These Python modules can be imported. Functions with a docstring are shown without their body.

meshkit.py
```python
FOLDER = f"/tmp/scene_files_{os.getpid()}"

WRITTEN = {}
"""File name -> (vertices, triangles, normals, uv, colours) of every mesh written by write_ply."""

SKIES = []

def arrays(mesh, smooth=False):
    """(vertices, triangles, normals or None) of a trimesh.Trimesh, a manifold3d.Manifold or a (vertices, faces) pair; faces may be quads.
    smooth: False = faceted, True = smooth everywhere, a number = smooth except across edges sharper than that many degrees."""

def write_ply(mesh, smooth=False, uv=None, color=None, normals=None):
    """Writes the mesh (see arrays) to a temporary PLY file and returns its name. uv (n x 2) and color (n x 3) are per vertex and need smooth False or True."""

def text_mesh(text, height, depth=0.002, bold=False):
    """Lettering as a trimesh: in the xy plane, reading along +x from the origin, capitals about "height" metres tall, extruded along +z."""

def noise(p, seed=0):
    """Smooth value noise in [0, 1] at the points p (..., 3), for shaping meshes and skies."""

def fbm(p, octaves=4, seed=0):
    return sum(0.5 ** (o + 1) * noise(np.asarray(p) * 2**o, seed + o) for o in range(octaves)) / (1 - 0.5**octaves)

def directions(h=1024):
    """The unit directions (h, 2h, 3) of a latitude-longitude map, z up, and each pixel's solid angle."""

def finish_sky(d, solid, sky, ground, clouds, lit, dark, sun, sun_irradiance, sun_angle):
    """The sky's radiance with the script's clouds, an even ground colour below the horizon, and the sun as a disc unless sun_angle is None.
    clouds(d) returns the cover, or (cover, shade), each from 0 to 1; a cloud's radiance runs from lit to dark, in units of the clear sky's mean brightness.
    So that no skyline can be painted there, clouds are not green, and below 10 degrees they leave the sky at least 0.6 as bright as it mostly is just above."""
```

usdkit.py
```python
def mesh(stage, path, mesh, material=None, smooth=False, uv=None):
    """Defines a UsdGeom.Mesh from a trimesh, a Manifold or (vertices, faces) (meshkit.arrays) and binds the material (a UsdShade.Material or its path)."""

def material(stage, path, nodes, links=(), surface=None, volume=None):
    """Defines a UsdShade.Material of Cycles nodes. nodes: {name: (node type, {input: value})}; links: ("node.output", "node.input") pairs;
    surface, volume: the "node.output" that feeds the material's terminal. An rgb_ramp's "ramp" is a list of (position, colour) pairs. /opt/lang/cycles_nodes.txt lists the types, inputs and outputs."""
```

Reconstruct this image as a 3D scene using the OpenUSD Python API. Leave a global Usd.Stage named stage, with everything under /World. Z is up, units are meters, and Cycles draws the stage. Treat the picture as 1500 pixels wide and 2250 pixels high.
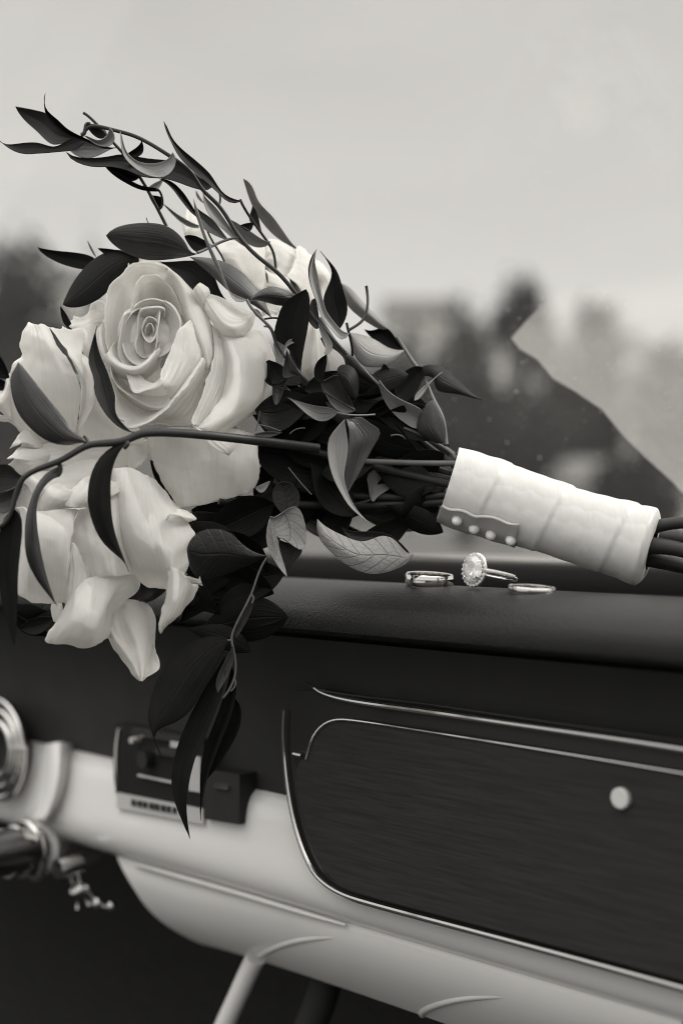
import math, random
import numpy as np, trimesh, usdkit, meshkit
from pxr import Usd, UsdGeom, UsdLux, UsdShade, Gf, Sdf
from scipy.interpolate import make_interp_spline

rng = np.random.default_rng(7)
random.seed(7)
stage = Usd.Stage.CreateInMemory()
UsdGeom.SetStageUpAxis(stage, UsdGeom.Tokens.z)
UsdGeom.SetStageMetersPerUnit(stage, 1.0)
world = UsdGeom.Xform.Define(stage, '/World')
stage.SetDefaultPrim(world.GetPrim())
UsdGeom.Scope.Define(stage, '/World/Looks')

# ------------------------------------------------------------------ camera
EYE = 1.25                      # eye height above the ground
FPX = 3125.0                    # 50 mm lens on a 24 x 36 mm frame, in pixels of the 1500 x 2250 photograph
cam = UsdGeom.Camera.Define(stage, '/World/camera')
cam.CreateFocalLengthAttr(50.0)
cam.CreateHorizontalApertureAttr(24.0)
cam.CreateVerticalApertureAttr(36.0)
cam.CreateFStopAttr(4.5)
cam.CreateFocusDistanceAttr(0.588)
cam.CreateClippingRangeAttr(Gf.Vec2f(0.02, 3000))
cam.CreateExposureAttr(0.9)
xf = UsdGeom.Xformable(cam)
xf.AddTranslateOp().Set(Gf.Vec3d(0, 0, EYE))
xf.AddRotateXOp().Set(90.0)

# ------------------------------------------------------------------ sky and sun
SUN_AZ, SUN_EL = math.radians(85), math.radians(45)     # azimuth from +y (view) towards +x (right)
SKY_STRENGTH = 0.1
dome = UsdLux.DomeLight.Define(stage, '/World/sky')
def grey(v): return (v, v * 0.985, v * 0.955)
C0 = 6.0
skymat = usdkit.material(stage, '/World/Looks/overcast_sky', {
    'tc': ('texture_coordinate', {}),
    'sep': ('separate_xyz', {}),
    'sky': ('sky_texture', {'sky_type': 'single_scattering', 'sun_disc': False, 'sun_elevation': SUN_EL, 'sun_rotation': SUN_AZ}),
    'bw': ('rgb_to_bw', {}),
    'map': ('mapping', {'scale': (2.2, 2.2, 7.0)}),
    'n': ('noise_texture', {'scale': 1.6, 'detail': 4.0, 'roughness': 0.5, 'distortion': 0.4}),
    'nr': ('map_range', {'from_min': 0.3, 'from_max': 0.7, 'to_min': 0.94, 'to_max': 1.06}),
    'ramp': ('rgb_ramp', {'ramp': [(0.0, (.66,)*3), (.12, (.65,)*3), (.34, (.58,)*3), (.5, (.85,)*3), (.75, (1.9,)*3), (1.0, (2.6,)*3)]}),
    'mul': ('mix', {'mix_type': 'multiply', 'fac': 1.0}),
    'lum': ('mix', {'mix_type': 'multiply', 'fac': 1.0, 'color2': tuple(C0 * c for c in grey(1.0))}),
    'fin': ('mix', {'mix_type': 'mix', 'fac': 0.12}),
    'bg': ('background_shader', {'strength': SKY_STRENGTH}),
}, [('tc.generated', 'sep.vector'), ('sep.z', 'ramp.fac'), ('tc.generated', 'map.vector'), ('map.vector', 'n.vector'),
    ('n.fac', 'nr.value'), ('ramp.color', 'mul.color1'), ('nr.result', 'mul.color2'), ('mul.color', 'lum.color1'),
    ('sky.color', 'bw.color'), ('lum.color', 'fin.color1'), ('bw.val', 'fin.color2'), ('fin.color', 'bg.color')],
    surface='bg.background')
UsdShade.MaterialBindingAPI.Apply(dome.GetPrim()).Bind(skymat)
sun = UsdLux.DistantLight.Define(stage, '/World/sun')
sun.CreateIntensityAttr(0.4)
sun.CreateAngleAttr(25.0)
sun.CreateNormalizeAttr(True)
sun.CreateColorAttr(Gf.Vec3f(1, .985, .955))
sx = UsdGeom.Xformable(sun)
sx.AddRotateZOp().Set(-math.degrees(SUN_AZ))
sx.AddRotateXOp().Set(-(90 - math.degrees(SUN_EL)) + 0.0)
# -z axis must point away from the sun: rotate so that +z looks at the sun
sx.ClearXformOpOrder()
sd = Gf.Vec3d(math.sin(SUN_AZ) * math.cos(SUN_EL), math.cos(SUN_AZ) * math.cos(SUN_EL), math.sin(SUN_EL))
sx.AddOrientOp().Set(Gf.Quatf(Gf.Rotation(Gf.Vec3d(0, 0, 1), sd).GetQuat()))

# ------------------------------------------------------------------ materials
MATS = {}
def mat(name, nodes, links, surface, volume=None):
    MATS[name] = usdkit.material(stage, '/World/Looks/' + name, nodes, links, surface, volume)

def simple(name, v, rough=.5, spec=.5, metallic=0., noise=None, bump=None, coat=0., scale_bump=(1, 1, 1), contrast=.15):
    nodes = {'p': ('principled_bsdf', {'base_color': grey(v), 'roughness': rough, 'specular_ior_level': spec, 'metallic': metallic, 'coat_weight': coat})}
    links = []
    if noise or bump:
        nodes['g'] = ('texture_coordinate', {})
    if noise:
        nodes['n'] = ('noise_texture', {'scale': noise, 'detail': 5.})
        nodes['r'] = ('rgb_ramp', {'ramp': [(.25, grey(v * (1 - contrast))), (.75, grey(v * (1 + contrast)))]})
        links += [('g.object', 'n.vector'), ('n.fac', 'r.fac'), ('r.color', 'p.base_color')]
    if bump:
        nodes['m'] = ('mapping', {'scale': scale_bump})
        nodes['bn'] = ('noise_texture', {'scale': bump[0], 'detail': 3.})
        nodes['b'] = ('bump', {'strength': bump[1], 'distance': bump[2]})
        links += [('g.object', 'm.vector'), ('m.vector', 'bn.vector'), ('bn.fac', 'b.height'), ('b.normal', 'p.normal')]
    mat(name, nodes, links, 'p.BSDF')

def leafy(name, v, rough, trans, spec=.5, veins='long', contrast=.35, sss=0.):
    """Petals and leaves: st = (across, along)."""
    nodes = {
        'uv': ('uvmap', {'attribute': 'st'}),
        'map': ('mapping', {'scale': (26., 1.3, 1.) if veins != 'petal' else (46., 1.6, 1.)}),
        'n': ('noise_texture', {'scale': 1.0, 'detail': 4., 'distortion': .25}),
        'tc': ('texture_coordinate', {}),
        'n2': ('noise_texture', {'scale': 90., 'detail': 3.}),
        'mx': ('mix_float', {'fac': .5}),
        'r': ('rgb_ramp', {'ramp': [(.3, grey(v * (1 - contrast))), (.7, grey(v * (1 + contrast)))]}),
        'b': ('bump', {'strength': .5 if veins != 'petal' else .35, 'distance': .0007}),
        'p': ('principled_bsdf', {'roughness': rough, 'specular_ior_level': spec}),
        't': ('translucent_bsdf', {}),
        'm': ('mix_closure', {'fac': trans}),
    }
    links = [('uv.UV', 'map.vector'), ('map.vector', 'n.vector'), ('tc.object', 'n2.vector'), ('n.fac', 'mx.a'), ('n2.fac', 'mx.b'),
             ('mx.result', 'r.fac'), ('r.color', 'p.base_color'), ('r.color', 't.color'), ('n.fac', 'b.height'), ('b.normal', 'p.normal'),
             ('p.BSDF', 'm.closure1'), ('t.BSDF', 'm.closure2')]
    if veins == 'long':
        nodes.update({'sp': ('separate_xyz', {}), 'ab': ('math', {'math_type': 'subtract', 'value2': .5}), 'ab2': ('math', {'math_type': 'absolute'}),
                      'mr': ('map_range', {'from_min': .0, 'from_max': .035, 'to_min': .7, 'to_max': .0, 'clamp': True}), 'hs': ('math', {'math_type': 'subtract'}),
                      'ml': ('map_range', {'from_min': .0, 'from_max': .03, 'to_min': 1., 'to_max': .0, 'clamp': True}),
                      'mc': ('mix', {'mix_type': 'mix', 'color2': grey(min(.5, v * 1.4))})})
        links = [l for l in links if l[0] != 'r.color' and l != ('n.fac', 'b.height')]
        links += [('uv.UV', 'sp.vector'), ('sp.x', 'ab.value1'), ('ab.value', 'ab2.value1'), ('ab2.value', 'mr.value'), ('ab2.value', 'ml.value'), ('n.fac', 'hs.value1'), ('mr.result', 'hs.value2'),
                  ('hs.value', 'b.height'), ('ml.result', 'mc.fac'), ('r.color', 'mc.color1'), ('mc.color', 'p.base_color'), ('mc.color', 't.color')]
    if veins == 'rose':   # pinnate veins: |across - .5| with slanted stripes, and a fine net
        nodes.update({
            'sp': ('separate_xyz', {}),
            'ab': ('math', {'math_type': 'subtract', 'value2': .5}),
            'ab2': ('math', {'math_type': 'absolute'}),
            'k': ('math', {'math_type': 'multiply', 'value2': .35}),
            'dd': ('math', {'math_type': 'subtract'}),
            'w': ('math', {'math_type': 'multiply', 'value2': 8.0}),
            'fr': ('math', {'math_type': 'pingpong', 'value2': .5}),
            'vr': ('map_range', {'from_min': 0., 'from_max': .07, 'to_min': .0, 'to_max': 1., 'clamp': True}),
            'mr': ('map_range', {'from_min': 0., 'from_max': .03, 'to_min': .0, 'to_max': 1., 'clamp': True}),
            'mn': ('math', {'math_type': 'minimum'}),
            'vo': ('voronoi_texture', {'feature': 'distance_to_edge', 'scale': 330.}),
            'vm': ('map_range', {'from_min': 0., 'from_max': .12, 'to_min': .75, 'to_max': 1., 'clamp': True}),
            'cm': ('math', {'math_type': 'multiply'}),
            'cr': ('rgb_ramp', {'ramp': [(0., grey(v * .55)), (1., grey(v * 1.1))]}),
        })
        links = [l for l in links if l[0] not in ('r.color',) and l != ('n.fac', 'b.height')]
        links += [('uv.UV', 'sp.vector'), ('sp.x', 'ab.value1'), ('ab.value', 'ab2.value1'), ('ab2.value', 'k.value1'), ('sp.y', 'dd.value1'), ('k.value', 'dd.value2'),
                  ('dd.value', 'w.value1'), ('w.value', 'fr.value1'), ('fr.value', 'vr.value'), ('ab2.value', 'mr.value'), ('vr.result', 'mn.value1'), ('mr.result', 'mn.value2'),
                  ('tc.object', 'vo.vector'), ('vo.distance', 'vm.value'), ('mn.value', 'cm.value1'), ('vm.result', 'cm.value2'), ('cm.value', 'cr.fac'),
                  ('cr.color', 'p.base_color'), ('cr.color', 't.color'), ('cm.value', 'b.height')]
    mat(name, nodes, links, 'm.closure')

leafy('petal', .85, .75, .55, spec=.06, veins='petal', contrast=.06)
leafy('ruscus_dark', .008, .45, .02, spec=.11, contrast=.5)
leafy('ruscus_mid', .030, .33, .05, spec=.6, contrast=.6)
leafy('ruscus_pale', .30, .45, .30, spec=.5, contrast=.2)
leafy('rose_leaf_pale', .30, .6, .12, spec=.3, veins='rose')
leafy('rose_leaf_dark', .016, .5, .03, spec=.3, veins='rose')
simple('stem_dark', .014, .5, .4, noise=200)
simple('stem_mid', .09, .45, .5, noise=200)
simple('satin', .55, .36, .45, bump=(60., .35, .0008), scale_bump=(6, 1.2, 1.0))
simple('satin_shaded', .36, .36, .5, bump=(45., .22, .0008), scale_bump=(7, 1.2, 1.2))  # darker copy of satin: shade under the wrap is put into its colour
simple('pearl', .75, .18, .6, coat=.6)
simple('dash_vinyl', .006, .42, .22, bump=(900., .6, .0006), noise=60)
simple('black_plastic', .020, .5, .25, noise=80)
simple('black_gloss', .011, .3, .3)
simple('rubber', .005, .8, .08)
simple('chrome', .72, .12, .5, metallic=1.)
simple('body_paint', .72, .28, .5, coat=.4, noise=8, contrast=.04)
simple('silver', .85, .09, .5, metallic=1., bump=(400., .08, .0003))
simple('plate', .55, .35, .5, metallic=.3)
simple('carpet', .035, .95, .1, noise=300, contrast=.4)
simple('upholstery', .02, .7, .3, noise=120)
simple('headliner', .6, .9, .1)
simple('hillside', .05, .95, .05, noise=.07, contrast=.9)
simple('tree_bark', .07, .9, .1, noise=6)
simple('foliage_dark', .018, .8, .1, noise=1.5, contrast=.5)
simple('foliage_mid', .055, .8, .1, noise=1.5, contrast=.5)
simple('grass', .12, .95, .05, noise=.5, contrast=.5)
simple('gravel_road', .22, .9, .1, noise=2, contrast=.3)
simple('house_wall', .6, .8, .2, noise=1)
simple('house_roof', .12, .8, .2, noise=3)
simple('window_glass', .04, .1, .6)
mat('wood_veneer', {
    'tc': ('texture_coordinate', {}), 'map': ('mapping', {'scale': (3., 3., 60.)}), 'n': ('noise_texture', {'scale': 12., 'detail': 6., 'distortion': .6}),
    'r': ('rgb_ramp', {'ramp': [(.35, grey(.013)), (.65, grey(.022))]}),
    'p': ('principled_bsdf', {'roughness': .5, 'specular_ior_level': .22})},
    [('tc.object', 'map.vector'), ('map.vector', 'n.vector'), ('n.fac', 'r.fac'), ('r.color', 'p.base_color')], 'p.BSDF')
mat('diamond', {'p': ('principled_bsdf', {'base_color': (1, .99, .97), 'roughness': 0.0, 'ior': 2.3, 'transmission_weight': .75, 'metallic': .0, 'specular_ior_level': .8})}, [], 'p.BSDF')
# window pane with a little grime on it
mat('pane', {'t': ('transparent_bsdf', {'color': (.97, .965, .95)}), 'g': ('glossy_bsdf', {'roughness': .01, 'color': (1, 1, 1)}), 'f0': ('layer_weight', {'blend': .5}), 'f1': ('math', {'math_type': 'power', 'value2': 5.}), 'f': ('math', {'math_type': 'multiply_add', 'value2': .9, 'value3': .02}),
             'm': ('mix_closure', {}), 'd': ('translucent_bsdf', {'color': grey(.8)}),
             'tc': ('texture_coordinate', {}), 'mp': ('mapping', {'rotation': (0, 0.5, 0.6), 'scale': (1., 1., 1.)}),
             'n': ('noise_texture', {'scale': 7., 'detail': 6., 'roughness': .6}),
             'r': ('map_range', {'from_min': .3, 'from_max': .8, 'to_min': .004, 'to_max': .008, 'clamp': True}),
             'm2': ('mix_closure', {})},
    [('f0.facing', 'f1.value1'), ('f1.value', 'f.value1'), ('f.value', 'm.fac'), ('t.BSDF', 'm.closure1'), ('g.BSDF', 'm.closure2'), ('tc.object', 'n.vector'), ('n.fac', 'r.value'), ('r.result', 'm2.fac'),
     ('m.closure', 'm2.closure1'), ('d.BSDF', 'm2.closure2')], 'm2.closure')
mat('painted_reflection', {'t': ('transparent_bsdf', {'color': (1, 1, 1)}), 'd': ('translucent_bsdf', {'color': grey(.5)}), 'd2': ('principled_bsdf', {'base_color': grey(.5), 'roughness': 1., 'specular_ior_level': 0.}),  # reflection in the glass, put into the colour of a pale see-through layer
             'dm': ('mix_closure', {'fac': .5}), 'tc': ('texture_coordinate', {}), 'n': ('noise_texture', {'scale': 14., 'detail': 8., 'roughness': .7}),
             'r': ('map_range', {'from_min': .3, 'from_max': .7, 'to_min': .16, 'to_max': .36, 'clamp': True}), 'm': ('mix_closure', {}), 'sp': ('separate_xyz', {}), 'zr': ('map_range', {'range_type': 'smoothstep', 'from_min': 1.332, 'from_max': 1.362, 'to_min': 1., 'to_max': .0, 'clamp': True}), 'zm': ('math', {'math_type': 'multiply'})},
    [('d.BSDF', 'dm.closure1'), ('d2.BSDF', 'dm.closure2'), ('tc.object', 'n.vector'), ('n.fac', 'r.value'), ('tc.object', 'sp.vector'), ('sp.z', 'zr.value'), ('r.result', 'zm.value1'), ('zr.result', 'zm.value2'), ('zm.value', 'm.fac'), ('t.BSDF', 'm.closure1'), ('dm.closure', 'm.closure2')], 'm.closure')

# ------------------------------------------------------------------ naming and placing
taken = {}
def numbered(path):
    n = taken.get(path, -1) + 1
    taken[path] = n
    return path if n == 0 else f'{path}_{n:03d}'
def pathof(parent):
    return '/World' if parent is None else str(parent.GetPath())
def obj(name, mesh, m, parent=None, smooth=35, uv=None, label=None, cat=None, group=None, kind=None):
    p = numbered(pathof(parent) + '/' + name)
    prim = usdkit.mesh(stage, p, mesh, MATS[m], smooth, uv).GetPrim()
    tag(prim, label, cat, group, kind)
    return prim
def tag(prim, label=None, cat=None, group=None, kind=None):
    for k, v in (('label', label), ('category', cat), ('group', group), ('kind', kind)):
        if v: prim.SetCustomDataByKey(k, v)
def thing(name, label, cat, loc=(0, 0, 0), group=None):
    x = UsdGeom.Xform.Define(stage, numbered('/World/' + name))
    tag(x.GetPrim(), label, cat, group)
    return x.GetPrim()

Z0 = 0.59
def P(px, py, Z):
    return np.array([(px - 750) / FPX * Z, Z, EYE + (1125 - py) / FPX * Z])
# dash frame: U runs along the dashboard to the driver's side, N out into the cabin
U = np.array([-.6966, .7175, 0.]); N = np.array([-.7175, -.6966, 0.]); O = np.array([.0464, .58, EYE])
def DASH(u, v, w):
    return O + u * U + v * N + np.array([0, 0, w])
def DV(px, py, v):
    """The point of the plane v metres out from the dash that the photograph shows there."""
    a = (px - 750) / FPX
    t = (v + O[:2] @ N[:2]) / (a * N[0] + N[1])
    return P(px, py, t)

class T:
    """A zoomed view: origin in the photograph and scale."""
    def __init__(s, x, y, k, conv=None): s.x, s.y, s.k = x, y, k
    def __call__(s, p, d): return P(s.x + p[0] / s.k, s.y + p[1] / s.k, Z0 + d / 1000.)
T0 = T(0, 0, 1); T1 = T(180, 540, 3.26); T2 = T(0, 680, 4.286); T3 = T(0, 1000, 3.125); T4 = T(0, 190, 3.488)
T5 = T(300, 380, 3.75); T6 = T(580, 530, 4.412); T7 = T(560, 740, 3.0); T8 = T(280, 1050, 2.8136)

def parse(t, text):
    lines = []
    for part in text.split('|'):
        pts, d = [], 0.
        for tok in part.split():
            c = [float(x) for x in tok.split(',')]
            if len(c) > 2: d = c[2]
            pts.append((c[0], c[1], d))
        lines.append(np.array(pts))
    return lines

def resample(pts, n, k=3):
    pts = np.asarray(pts, float)
    s = np.r_[0, np.cumsum(np.sqrt(np.linalg.norm(np.diff(pts[:, :], axis=0), axis=1)) + 1e-9)]
    L = np.r_[0, np.cumsum(np.linalg.norm(np.diff(pts, axis=0), axis=1))]
    sp = make_interp_spline(s, pts, k=min(k, len(pts) - 1))
    fine = sp(np.linspace(0, s[-1], 200))
    l = np.r_[0, np.cumsum(np.linalg.norm(np.diff(fine, axis=0), axis=1))]
    at = np.linspace(0, l[-1], n)
    return np.stack([np.interp(at, l, fine[:, c]) for c in range(fine.shape[1])], 1)

def surface(lines3, n=22, m=12, across=2):
    """Grid (m, n, 3) lofted through 3D lines."""
    R = np.stack([resample(l, n) for l in lines3])
    if len(R) == 1: raise ValueError
    k = min(across, len(R) - 1)
    sp = make_interp_spline(np.linspace(0, 1, len(R)), R, k=k, axis=0)
    return sp(np.linspace(0, 1, m))

def shell(G, thick, wob=0., wscale=80., seed=0, crumple=0.):
    """Closed thin shell round the grid; returns (mesh, uv)."""
    m, n, _ = G.shape
    du = np.gradient(G, axis=1); dv = np.gradient(G, axis=0)
    nn = np.cross(du, dv); ln = np.linalg.norm(nn, axis=2, keepdims=True)
    nn = nn / np.maximum(ln, 1e-12)
    # tips where the grid collapses: take the neighbour's normal
    bad = (ln[..., 0] < 1e-10)
    if bad.any():
        for j in range(n):
            if bad[:, j].any():
                src = min(max(j, 1), n - 2)
                nn[bad[:, j], j] = nn[m // 2, src]
    if wob:
        f = meshkit.fbm(G * wscale, 3, seed) - .5
        e = np.linspace(0, 1, m)[:, None]
        G = G + nn * (f * wob * 2)[..., None]
        if crumple:
            u_, v_ = np.meshgrid(np.linspace(0, 1, n), np.linspace(0, 1, m))
            e = np.minimum(np.minimum(u_, 1 - u_), np.minimum(v_, 1 - v_))
            ed = np.clip(1 - e / .12, 0, 1)[..., None]
            q = np.stack([meshkit.fbm(G * 260, 3, seed + 11 * k) - .5 for k in range(3)], -1)
            G = G + q * (.0003 + .0011 * ed) * crumple
            rid = meshkit.fbm(np.stack([v_ * 14 + seed, u_ * 1.5, 0 * u_], -1), 2, seed + 5) - .5
            G = G + nn * (rid * .0007 * crumple)[..., None]
    a = (G + nn * thick / 2).reshape(-1, 3); b = (G - nn * thick / 2).reshape(-1, 3)
    idx = np.arange(m * n).reshape(m, n)
    q = np.stack([idx[:-1, :-1], idx[:-1, 1:], idx[1:, 1:], idx[1:, :-1]], -1).reshape(-1, 4)
    ring = np.r_[idx[0, :-1], idx[:-1, -1], idx[-1, :0:-1], idx[:0:-1, 0]]
    r2 = np.roll(ring, -1)
    s = np.stack([ring, ring + m * n, r2 + m * n, r2], -1)
    F = np.vstack([q, q[:, ::-1] + m * n, s])
    uu, vv = np.meshgrid(np.linspace(0, 1, n), np.linspace(0, 1, m))
    uv = np.stack([vv, uu], -1).reshape(-1, 2)
    V = np.vstack([a, b])
    F = np.vstack([F[:, [0, 1, 2]], F[:, [0, 2, 3]]])
    return (V, F), np.vstack([uv, uv])

seedc = [0]
def petal(parent, t, text, dz=0., n=44, m=28, wob=.0007, thick=.00035, k=2, m_='petal', name='petal'):
    seedc[0] += 1
    lines = [np.array([t(p, p[2] + dz) for p in l]) for l in parse(t, text)]
    if len(lines) == 2:
        a, b = resample(lines[0], 24), resample(lines[1], 24)
        w = np.linalg.norm(a - b, axis=1)
        mid = (a + b) / 2; mid[:, 1] -= w * .10
        lines = [a, mid, b]
    G = surface(lines, n, m, k)
    me, uv = shell(G, thick, wob, 70., seedc[0], 1.)
    return obj(name, me, m_, parent, smooth=True, uv=uv)

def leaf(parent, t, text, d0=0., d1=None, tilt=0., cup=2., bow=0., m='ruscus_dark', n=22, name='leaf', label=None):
    """Edges A|B from base to tip in picture coordinates; depth runs from d0 to d1 mm, edge A lies tilt mm farther than B, the middle is pushed cup mm away."""
    seedc[0] += 1
    d1 = d0 if d1 is None else d1
    A, B = [l[:, :2] for l in parse(t, text)]
    A, B = resample(A, n), resample(B, n)
    s = np.linspace(0, 1, n)
    d = d0 + (d1 - d0) * s - bow * np.sin(np.pi * s)
    w = np.sin(np.pi * np.clip(s, 0, 1)) ** .6
    M = (A + B) / 2
    q1, q3 = A * .75 + B * .25, A * .25 + B * .75
    tt = tilt * w
    cc = cup * w
    rows = [(A, d + tt / 2), (q1, d + tt / 4 + cc * .7), (M, d + cc * 1.05), (q3, d - tt / 4 + cc * .7), (B, d - tt / 2)]
    G = np.stack([np.array([t(p, dd) for p, dd in zip(pp, D)]) for pp, D in rows])
    sp = make_interp_spline(np.linspace(0, 1, 5), G, k=2, axis=0)
    G = sp(np.linspace(0, 1, 11))
    me, uv = shell(G, .00025, .00025, 120., seedc[0])
    return obj(name, me, m, parent, smooth=True, uv=uv, label=label)

def tube_mesh(pts, radii, seg=10, n=None):
    pts = np.asarray(pts, float); radii = np.broadcast_to(np.asarray(radii, float), len(pts))
    n = n or max(8, 5 * len(pts))
    R = resample(np.c_[pts, radii * 1.0], n) if len(pts) > 2 else np.stack([np.linspace(a, b, n) for a, b in zip(np.r_[pts[0], radii[0]], np.r_[pts[-1], radii[-1]])], 1)
    p, r = R[:, :3], np.abs(R[:, 3])
    tg = np.gradient(p, axis=0); tg /= np.linalg.norm(tg, axis=1, keepdims=True)
    ref = np.array([.0, 0, 1.]) if abs(tg[0, 2]) < .9 else np.array([1., 0, 0])
    x = np.cross(tg[0], ref); x /= np.linalg.norm(x)
    V = []
    for i in range(n):
        x = x - tg[i] * (x @ tg[i]); x /= np.linalg.norm(x)
        y = np.cross(tg[i], x)
        a = np.linspace(0, 2 * np.pi, seg, endpoint=False)
        V.append(p[i] + r[i] * (np.cos(a)[:, None] * x + np.sin(a)[:, None] * y))
    V = np.vstack(V + [p[:1], p[-1:]])
    F = []
    for i in range(n - 1):
        for j in range(seg):
            k = (j + 1) % seg
            F += [[i * seg + j, i * seg + k, (i + 1) * seg + k], [i * seg + j, (i + 1) * seg + k, (i + 1) * seg + j]]
    e = (n - 1) * seg
    for j in range(seg):
        k = (j + 1) % seg
        F += [[n * seg, k, j], [n * seg + 1, e + j, e + k]]
    return trimesh.Trimesh(V, F, process=False)
def stem(parent, t, text, r0, r1=None, m='stem_mid', name='stem'):
    """A stem through picture points x,y,d; radii in photograph pixels."""
    l = parse(t, text)[0]
    pts = [t(p, p[2]) for p in l]
    k = Z0 / FPX
    return obj(name, tube_mesh(pts, np.linspace(r0, r1 or r0, len(pts)) * k), m, parent, smooth=60)

def merge(*ms):
    return trimesh.util.concatenate([trimesh.Trimesh(*m, process=False) if isinstance(m, tuple) else m for m in ms])
def oriented(mesh, origin, x, y, z):
    M = np.eye(4); M[:3, 0], M[:3, 1], M[:3, 2], M[:3, 3] = x, y, z, origin
    mesh = mesh.copy(); mesh.apply_transform(M); return mesh
def bar(a, b, c, sx, sy, sz):
    pass

def prism(profile, u0, u1, closed=True, n=2):
    """(v, w) profile swept along the dash."""
    pr = np.array(profile, float); us = np.linspace(u0, u1, n)
    V = np.vstack([[DASH(u, v, w) for v, w in pr] for u in us]); k = len(pr); F = []
    for i in range(n - 1):
        for j in range(k if closed else k - 1):
            j2 = (j + 1) % k
            F += [[i * k + j, i * k + j2, (i + 1) * k + j2], [i * k + j, (i + 1) * k + j2, (i + 1) * k + j]]
    if closed:
        tri = trimesh.creation.triangulate_polygon(__import__('shapely').Polygon(pr), engine='earcut')
        pv, pf = tri
        base = len(V)
        for u, flip in ((u0, True), (u1, False)):
            V = np.vstack([V, [DASH(u, v, w) for v, w in pv]])
            f = np.array(pf) + base; F += (f[:, ::-1] if flip else f).tolist(); base += len(pv)
    m = trimesh.Trimesh(V, F, process=False); m.fix_normals(); return m
def spl(pts, n=40):
    return resample(np.array(pts, float), n)

# ================================================================== the setting
def sheet(x0, x1, y0, y1, z, n=2):
    xs, ys = np.linspace(x0, x1, n), np.linspace(y0, y1, n)
    V = np.array([(x, y, z) for y in ys for x in xs])
    F = [[j * n + i, j * n + i + 1, (j + 1) * n + i + 1, (j + 1) * n + i] for j in range(n - 1) for i in range(n - 1)]
    return (V, np.array(F))
obj('ground', sheet(-1500, 1500, -600, 2400, 0.), 'grass', kind='structure', smooth=False)
obj('road', sheet(-200, 200, -8, 9, .004), 'gravel_road', kind='structure', smooth=False)

# ================================================================== the car
car = thing('vintage_car', 'vintage car with light painted metal dashboard, dark glovebox door and black padded top', 'car')
# padded top
pad = spl([(-.20, -.052), (-.13, -.047), (-.07, -.039), (-.03, -.0325), (-.012, -.0310), (.004, -.0312), (.016, -.0330), (.026, -.0368), (.0325, -.0420), (.0345, -.0470), (.0325, -.0505), (.026, -.052), (.012, -.0535)], 60)
pad = np.vstack([pad, [(-.02, -.07), (-.20, -.075)]])
obj('dash_pad', prism(pad, -.35, .95, n=40), 'dash_vinyl', car, smooth=40)
# black fascia under the pad
obj('fascia', prism([(-.012, -.050), (.010, -.056), (.006, -.075), (.002, -.10), (.002, -.131), (-.03, -.131), (-.03, -.05)], -.35, .95), 'black_plastic', car)
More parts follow.
